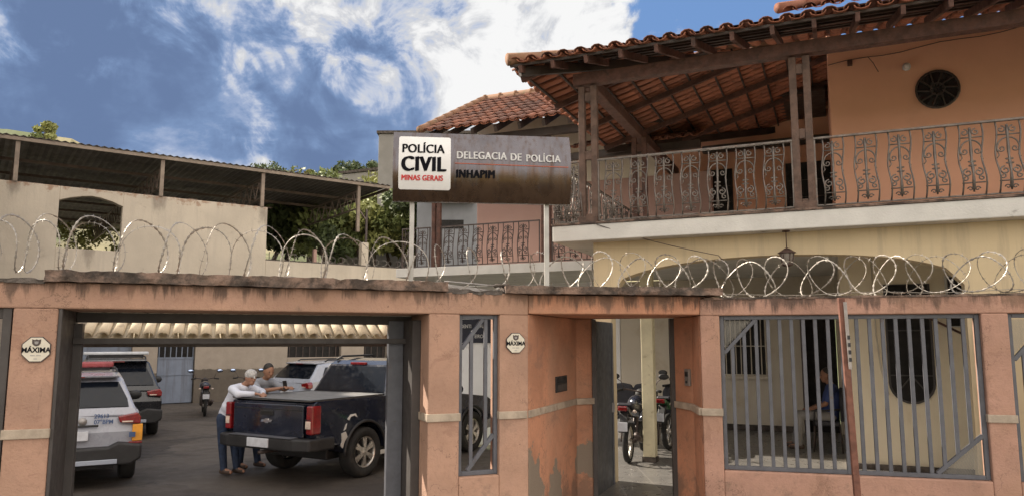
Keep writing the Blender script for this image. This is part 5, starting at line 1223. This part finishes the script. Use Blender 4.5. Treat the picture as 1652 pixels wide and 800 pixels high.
# ------------------------------------------------------------------ motorcycles
def moto(label, loc, rz, paint, helmet=False, mir='mirror_sky_tint', plt=True):
    t = thing('motorcycle', label, 'motorcycle', loc, rz, 'parked motorcycles')
    def whl(y, r=.30, wd=.085):
        mx = Matrix.Translation((0, y, r)) @ Matrix.Rotation(R_(90), 4, 'Y')
        w_ = MB().lathe([(r*.80, -wd/2), (r*.95, -wd*.42), (r, 0), (r*.95, wd*.42), (r*.80, wd/2), (r*.80, -wd/2)], n=28, mx=mx).build('wheel', 'rubber', t)
        q = MB(); q.lathe([(r*.82, -wd*.3), (r*.76, -wd*.3), (r*.76, wd*.3), (r*.82, wd*.3)], n=28, mx=mx)
        for k in range(10):
            a = 2*math.pi*k/10; q.bar(mx @ Vector((0, 0, .0)), mx @ Vector((r*.78*math.cos(a), r*.78*math.sin(a), .0)), .014, .010, up=(1, 0, 0))
        q.cyl((-.06, y, r), (.06, y, r), .045, n=10); q.build('rim', 'alloy', w_)
    whl(0); whl(1.28)
    MB().tube([(0, .0, .30), (0, .42, .33), (0, .55, .62), (0, 1.0, .84)], .028, 6).build('frame', 'iron_dark', t)
    mb = MB()
    for s in (-1, 1): mb.tube([(s*.07, 1.28, .30), (s*.075, 1.05, .90)], .022, 6)
    mb.build('front_fork', 'alloy', t)
    mb = MB()
    for s in (-1, 1): mb.tube([(s*.10, .02, .30), (s*.11, .18, .66)], .022, 6); mb.bar((s*.07, 0, .30), (s*.07, .5, .36), .03, .04)
    mb.build('swing_arm', 'iron_dark', t)
    MB().box(-.13, .13, .42, .78, .26, .56).build('engine', 'plastic', t, bev=.04, seg=3)
    mb = MB(); mb.ell((0, .80, .82), (.15, .27, .13), 14, 10); mb.build('fuel_tank', paint, t)
    mb = MB(); mb.prism([(.62, .80), (.45, .82), (.10, .86), (-.22, .90), (-.26, .86), (-.05, .78), (.45, .72), (.62, .74)], -.12, .12, 'x'); mb.build('saddle', 'seat_black', t, bev=.035, seg=3)
    MB().prism([(.55, .74), (-.05, .78), (-.34, .86), (-.36, .80), (-.10, .68), (.5, .60)], -.085, .085, 'x').build('tail_fairing', paint, t, bev=.025)
    MB().box(-.07, .07, -.40, -.34, .79, .86).build('tail_light', 'tail_red', t, bev=.015)
    mb = MB(); mb.prism([(-.26, .80), (-.44, .50), (-.40, .48), (-.20, .76)], -.06, .06, 'x'); fdr = mb.build('rear_fender', 'plastic', t, bev=.01)
    if plt: MB().box(-.085, .085, -.475, -.462, .51, .64).build('number_plate', 'plate', fdr, bev=.004)
    for s in (-1, 1):
        MB().ell((s*.16, -.30, .78), (.035, .03, .025), 8, 6).build('indicator', 'tail_clear', t)
    MB().tube([(0, 1.28+.34*math.cos(a), .30+.34*math.sin(a)) for a in [R_(30+110*k/8) for k in range(9)]], .05, 6, flat=.4).build('front_fender', paint, t)
    hb = MB().tube([(-.36, .86, 1.00), (-.22, .98, 1.02), (0, 1.02, .98), (.22, .98, 1.02), (.36, .86, 1.00)], .014, 6).build('handlebar', 'iron_dark', t)
    for s in (-1, 1):
        MB().cyl((s*.37, .845, 1.0), (s*.26, .94, 1.012), .022, n=8).build('grip', 'rubber', hb)
        MB().tube([(s*.24, .97, 1.02), (s*.30, .98, 1.15), (s*.38, .97, 1.20)], .007, 5).build('mirror_stalk', 'iron_dark', hb)
        MB().ell((s*.40, .965, 1.23), (.085, .015, .050), 12, 8).build('mirror_shell', 'plastic', hb)
        MB().ell((s*.40, .952, 1.232), (.074, .008, .041), 12, 8, mx=None).build('mirror_glass', mir, hb)
    MB().ell((0, 1.12, .93), (.10, .09, .10), 12, 8).build('headlight', 'plastic', t)
    mb = MB(); mb.tube([(.13, .65, .30), (.15, .3, .28), (.16, .0, .36), (.17, -.22, .44)], [.022, .025, .045, .045], 8); mb.build('exhaust', 'iron_dark' if paint != 'moto_green' else 'chrome', t)
    return t
moto('dark motorcycle with red tail and blue-reflecting mirrors by the yard wall', (-8.66, 21.4, 0), R_(24), 'paint_black')
moto('motorcycle mostly hidden behind the man in the white shirt, one mirror showing', (-7.75, 21.9, 0), R_(16), 'paint_black')
moto('dark motorcycle parked in the porch just inside the entrance, left of the cream column', (1.74, 11.42, .30), R_(-20), 'paint_black', mir='plastic')
moto('green motorcycle parked in the porch right of the cream column', (2.62, 12.75, .30), R_(-30), 'moto_green', mir='plastic')

# ------------------------------------------------------------------ waiting chairs in the porch
def chair(label, loc, rz):
    t = thing('waiting_chair', label, 'chair', loc, rz, 'padded chairs at the back of the porch')
    mb = MB(); pr = [(-.23, .50), (-.25, .66), (-.235, .90), (-.17, 1.01), (0, 1.04), (.17, 1.01), (.235, .90), (.25, .66), (.23, .50), (0, .48)]
    mb.prism(pr, .16, .23, 'y'); mb.build('backrest', 'seat_black', t, bev=.03, seg=3)
    MB().box(-.25, .25, -.26, .16, .42, .50).build('seat', 'seat_black', t, bev=.03, seg=3)
    for sx in (-1, 1):
        for sy in (-1, 1): MB().tube([(sx*.22, -.04+sy*.19, .42), (sx*.24, -.04+sy*.22, 0)], .014, 6).build('leg', 'iron_dark', t)
        MB().tube([(sx*.25, .18, .70), (sx*.27, -.02, .68), (sx*.27, -.22, .66), (sx*.25, -.24, .44)], .016, 6).build('armrest', 'plastic', t)
    return t
for (x, y, lab) in ((1.97, 13.85, 'black padded chair seen just right of the open entrance door leaf'), (2.36, 13.72, 'black padded chair directly left of the cream porch column'), (2.88, 13.5, 'black padded chair directly right of the cream porch column')):
    chair(lab, (x, y, .30), HR+R_(0))
# ================================================================== PEOPLE
def mass(parts, vox, sm=4, name='body', m='skin', parent=None):
    mb = MB()
    for p in parts:
        if p[0] == 'e': mb.ell(p[1], p[2], 16, 12)
        else:
            a, b_, r0, r1 = p; a, b_ = Vector(a), Vector(b_)
            mb.tube([a, a.lerp(b_, .5), b_], [r0, (r0+r1)/2, r1], 12); mb.ell(a, (r0,)*3, 12, 8); mb.ell(b_, (r1,)*3, 12, 8)
    me = bpy.data.meshes.new('tmp'); me.from_pydata(mb.v, [], mb.f); bm = bmesh.new(); bm.from_mesh(me); bmesh.ops.recalc_face_normals(bm, faces=bm.faces); bm.to_mesh(me); bm.free()
    t = bpy.data.objects.new('tmp', me); col.objects.link(t)
    r = t.modifiers.new('r', 'REMESH'); r.mode = 'VOXEL'; r.voxel_size = vox
    s = t.modifiers.new('s', 'SMOOTH'); s.iterations = sm; s.factor = .5
    dg = bpy.context.evaluated_depsgraph_get(); out_ = bpy.data.meshes.new_from_object(t.evaluated_get(dg)); bpy.data.objects.remove(t)
    out_.name = name; out_.materials.clear(); out_.materials.append(M[m]); out_.polygons.foreach_set('use_smooth', [True]*len(out_.polygons))
    o = bpy.data.objects.new(name, out_); col.objects.link(o)
    if parent: o.parent = parent
    return o
def V(*a): return Vector(a)
def hand(wr, dirv, side, up, curl=.5):
    """palm and five fingers; returns capsules"""
    d = Vector(dirv).normalized(); s = Vector(side).normalized(); u = Vector(up).normalized(); L = []
    pc = wr+d*.045
    for k in (-1, 0, 1): L.append((wr+s*k*.012, pc+s*k*.024+d*.03, .017, .014))
    for i, (o_, ln) in enumerate(((-.033, .062), (-.011, .072), (.011, .068), (.033, .055))):
        b0 = pc+s*o_+d*.032; b1 = b0+d*ln*.5-u*ln*.25*curl; b2 = b1+d*ln*.35-u*ln*.5*curl
        L += [(b0, b1, .0105, .0095), (b1, b2, .0095, .008)]
    t0 = wr+s*-.03+d*.02; t1 = t0-s*.025+d*.03-u*.01; t2 = t1+d*.03-u*.012; L += [(t0, t1, .013, .0105), (t1, t2, .0105, .009)]
    return L
def person(label, loc, rz, J, shirt, trousers, hairm, skin='skin', long_sleeve=False, cap=False, shoe='shoe'):
    """J: joints in local (forward, left, up)"""
    t = thing('person', label, 'person', loc, rz)
    pel, ch, nk, hd_ = V(*J['pelvis']), V(*J['chest']), V(*J['neck']), V(*J['head'])
    look = V(*J.get('look', (1, 0, -.15))).normalized(); B_ = []
    B_ += [(pel, ch, .125, .135), (ch, nk-V(0, 0, .02), .125, .07), (nk, hd_-V(0, 0, .06), .052, .05)]
    for s in (1, -1):
        B_.append((ch.lerp(nk, .6), V(*J['sh'][0 if s > 0 else 1]), .085, .06))
    B_.append(('e', hd_, (.095, .075, .115)));
    up = V(0, 0, 1); lf = up.cross(look).normalized(); upl = look.cross(lf)
    B_.append((hd_+look*.035-upl*.06, hd_+look*.055-upl*.075, .05, .042))    # jaw
    B_.append((hd_+look*.085+upl*.0, hd_+look*.108-upl*.025, .010, .015))     # nose
    B_.append((hd_+look*.088-upl*.058+lf*.018, hd_+look*.088-upl*.058-lf*.018, .011, .011))  # lips
    for s in (1, -1):
        B_.append((hd_+lf*s*.074-upl*.005, hd_+lf*s*.083-upl*.03-look*.01, .013, .011))     # ears
        i = 0 if s > 0 else 1; sh, el, wr = V(*J['sh'][i]), V(*J['el'][i]), V(*J['wr'][i])
        B_ += [(sh, el, .052, .040), (el, wr, .040, .026)]
        hdv = V(*J['hand'][i]) if 'hand' in J else (wr-el)
        sd2 = hdv.cross(up); sd2 = (sd2 if sd2.length > .01 else V(0, 1, 0)).normalized()*(1 if s > 0 else -1)
        B_ += hand(wr, hdv, sd2, up, J.get('curl', .6))
        hp, kn, an = V(*J['hip'][i]), V(*J['kn'][i]), V(*J['an'][i]); B_ += [(hp, kn, .085, .055), (kn, an, .052, .036), (pel, hp, .11, .09), (an, an+V(*J.get('foot', (.15, 0, -.03))), .035, .03)]
    mass(B_, .0085, 3, 'body', skin, t)
    # shirt
    C = [(pel+V(0, 0, .0), ch, .148, .152), (ch, nk-V(0, 0, .045), .145, .085), ('e', pel.lerp(ch, .4), (.15, .17, .14))]
    for i in (0, 1):
        sh, el, wr = V(*J['sh'][i]), V(*J['el'][i]), V(*J['wr'][i]); C.append((ch.lerp(nk, .6), sh, .105, .074))
        C.append((sh, el if long_sleeve else sh.lerp(el, .72), .070, .062))
        if long_sleeve: C.append((el, el.lerp(wr, .85), .058, .042))
    mass(C, .014, 4, 'shirt', shirt, t)
    D = [('e', pel-V(0, 0, .02), (.135, .165, .11))]
    for i in (0, 1):
        hp, kn, an = V(*J['hip'][i]), V(*J['kn'][i]), V(*J['an'][i]); D += [(pel-V(0, 0, .02), hp, .12, .10), (hp, kn, .098, .070), (kn, an+V(0, 0, .02), .068, .056)]
    mass(D, .014, 4, 'trousers', trousers, t)
    fo = V(*J.get('foot', (.15, 0, -.03)))
    for i in (0, 1):
        an = V(*J['an'][i]); fl = fo.normalized()
        mass([(an-V(0, 0, .035)-fl*.04, an-V(0, 0, .035)+V(fo.x, fo.y, 0)*.9, .045, .038), (an+V(0, 0, .01), an-V(0, 0, .03)+V(fo.x, fo.y, 0)*.3, .045, .045)], .010, 2, 'shoe', shoe, t)
    hr = [('e', hd_+upl*.038-look*.024, (.090, .078, .088)), ('e', hd_-look*.045-upl*.0, (.056, .073, .075))]
    if cap: hr = [('e', hd_+upl*.045-look*.008, (.105, .088, .085)), (hd_+upl*.03+look*.08, hd_+upl*.015+look*.125, .02, .012)]
    mass(hr, .010, 3, 'cap' if cap else 'hair', hairm, t)
    mb = MB()
    for s in (1, -1):
        c_ = hd_+look*.083+lf*s*.03+upl*.012; mb.ell(c_, (.009, .011, .007), 8, 6)
    mb.build('eyes', 'eye', t)
    return t
hA = math.atan2(-.44, .90)
J1 = dict(pelvis=(-.04, 0, .93), chest=(.16, 0, 1.25), neck=(.28, 0, 1.40), head=(.40, .02, 1.53), look=(1, -.25, -.25), sh=((.24, .19, 1.35), (.24, -.19, 1.35)), el=((.42, .26, 1.285), (.42, -.25, 1.285)), wr=((.64, .06, 1.275), (.62, -.08, 1.285)),
          hand=((.6, -.8, -.1), (.6, .8, -.1)), hip=((-.05, .09, .88), (-.05, -.09, .88)), kn=((.02, .10, .48), (-.03, -.09, .48)), an=((.10, .10, .09), (.0, -.07, .09)), curl=.7)
f1 = Vector((-4.52, 12.16, 0))
person('older man in white long sleeved shirt and jeans leaning on the pickup bed', f1[:], hA, J1, 'shirt_white', 'jeans', 'hair_grey', 'skin', True, True)
J2 = dict(pelvis=(-.06, 0, .95), chest=(.16, 0, 1.30), neck=(.26, 0, 1.46), head=(.36, -.02, 1.61), look=(.9, -.3, -.35), sh=((.22, .20, 1.41), (.22, -.20, 1.41)), el=((.42, .30, 1.29), (.42, -.27, 1.29)), wr=((.66, .14, 1.33), (.68, -.04, 1.34)),
          hand=((.8, -.4, .2), (.9, -.1, .3)), hip=((-.07, .10, .90), (-.07, -.10, .90)), kn=((-.03, .13, .49), (-.06, -.13, .49)), an=((.04, .14, .09), (-.08, -.14, .09)), curl=1.0)
f2 = Vector((-4.36, 12.72, 0))
person('dark haired man in grey t-shirt leaning on the pickup bed holding a phone', f2[:], hA, J2, 'shirt_grey', 'jeans', 'hair_dark', 'skin_tan', False)
mPh = Matrix.Translation(f2) @ Matrix.Rotation(hA, 4, 'Z')
ph = MB().box(-.006, .006, -.036, .036, -.01, .135).build('phone', 'phone', bev=.004); ph.location = mPh @ Vector((.775, -.06, 1.33)); ph.rotation_euler = (0, R_(-18), hA-.3); tag(ph, 'black phone held by the man in the grey t-shirt', 'phone')
# seated person in the porch
sc_ = mH0 @ Vector((3.25, 4.45, .30))
chair('black padded chair under the seated person at the dark doorway', sc_[:], HR+R_(-90))
J3 = dict(pelvis=(0, 0, .58), chest=(-.06, 0, .90), neck=(-.04, 0, 1.08), head=(.02, 0, 1.24), look=(1, .2, -.2), sh=((-.05, .20, 1.03), (-.05, -.20, 1.03)), el=((.05, .24, .78), (.05, -.24, .78)), wr=((.28, .14, .68), (.28, -.10, .68)),
          hand=((1, -.2, 0), (1, .2, 0)), hip=((.02, .10, .56), (.02, -.10, .56)), kn=((.46, .12, .58), (.48, -.13, .57)), an=((.48, .13, .09), (.56, -.14, .09)), curl=.4)
person('person in blue shirt and grey trousers seated by the dark doorway behind the bars', sc_[:], HR+math.pi, J3, 'shirt_blue', 'trouser_grey', 'hair_dark', 'skin_tan')
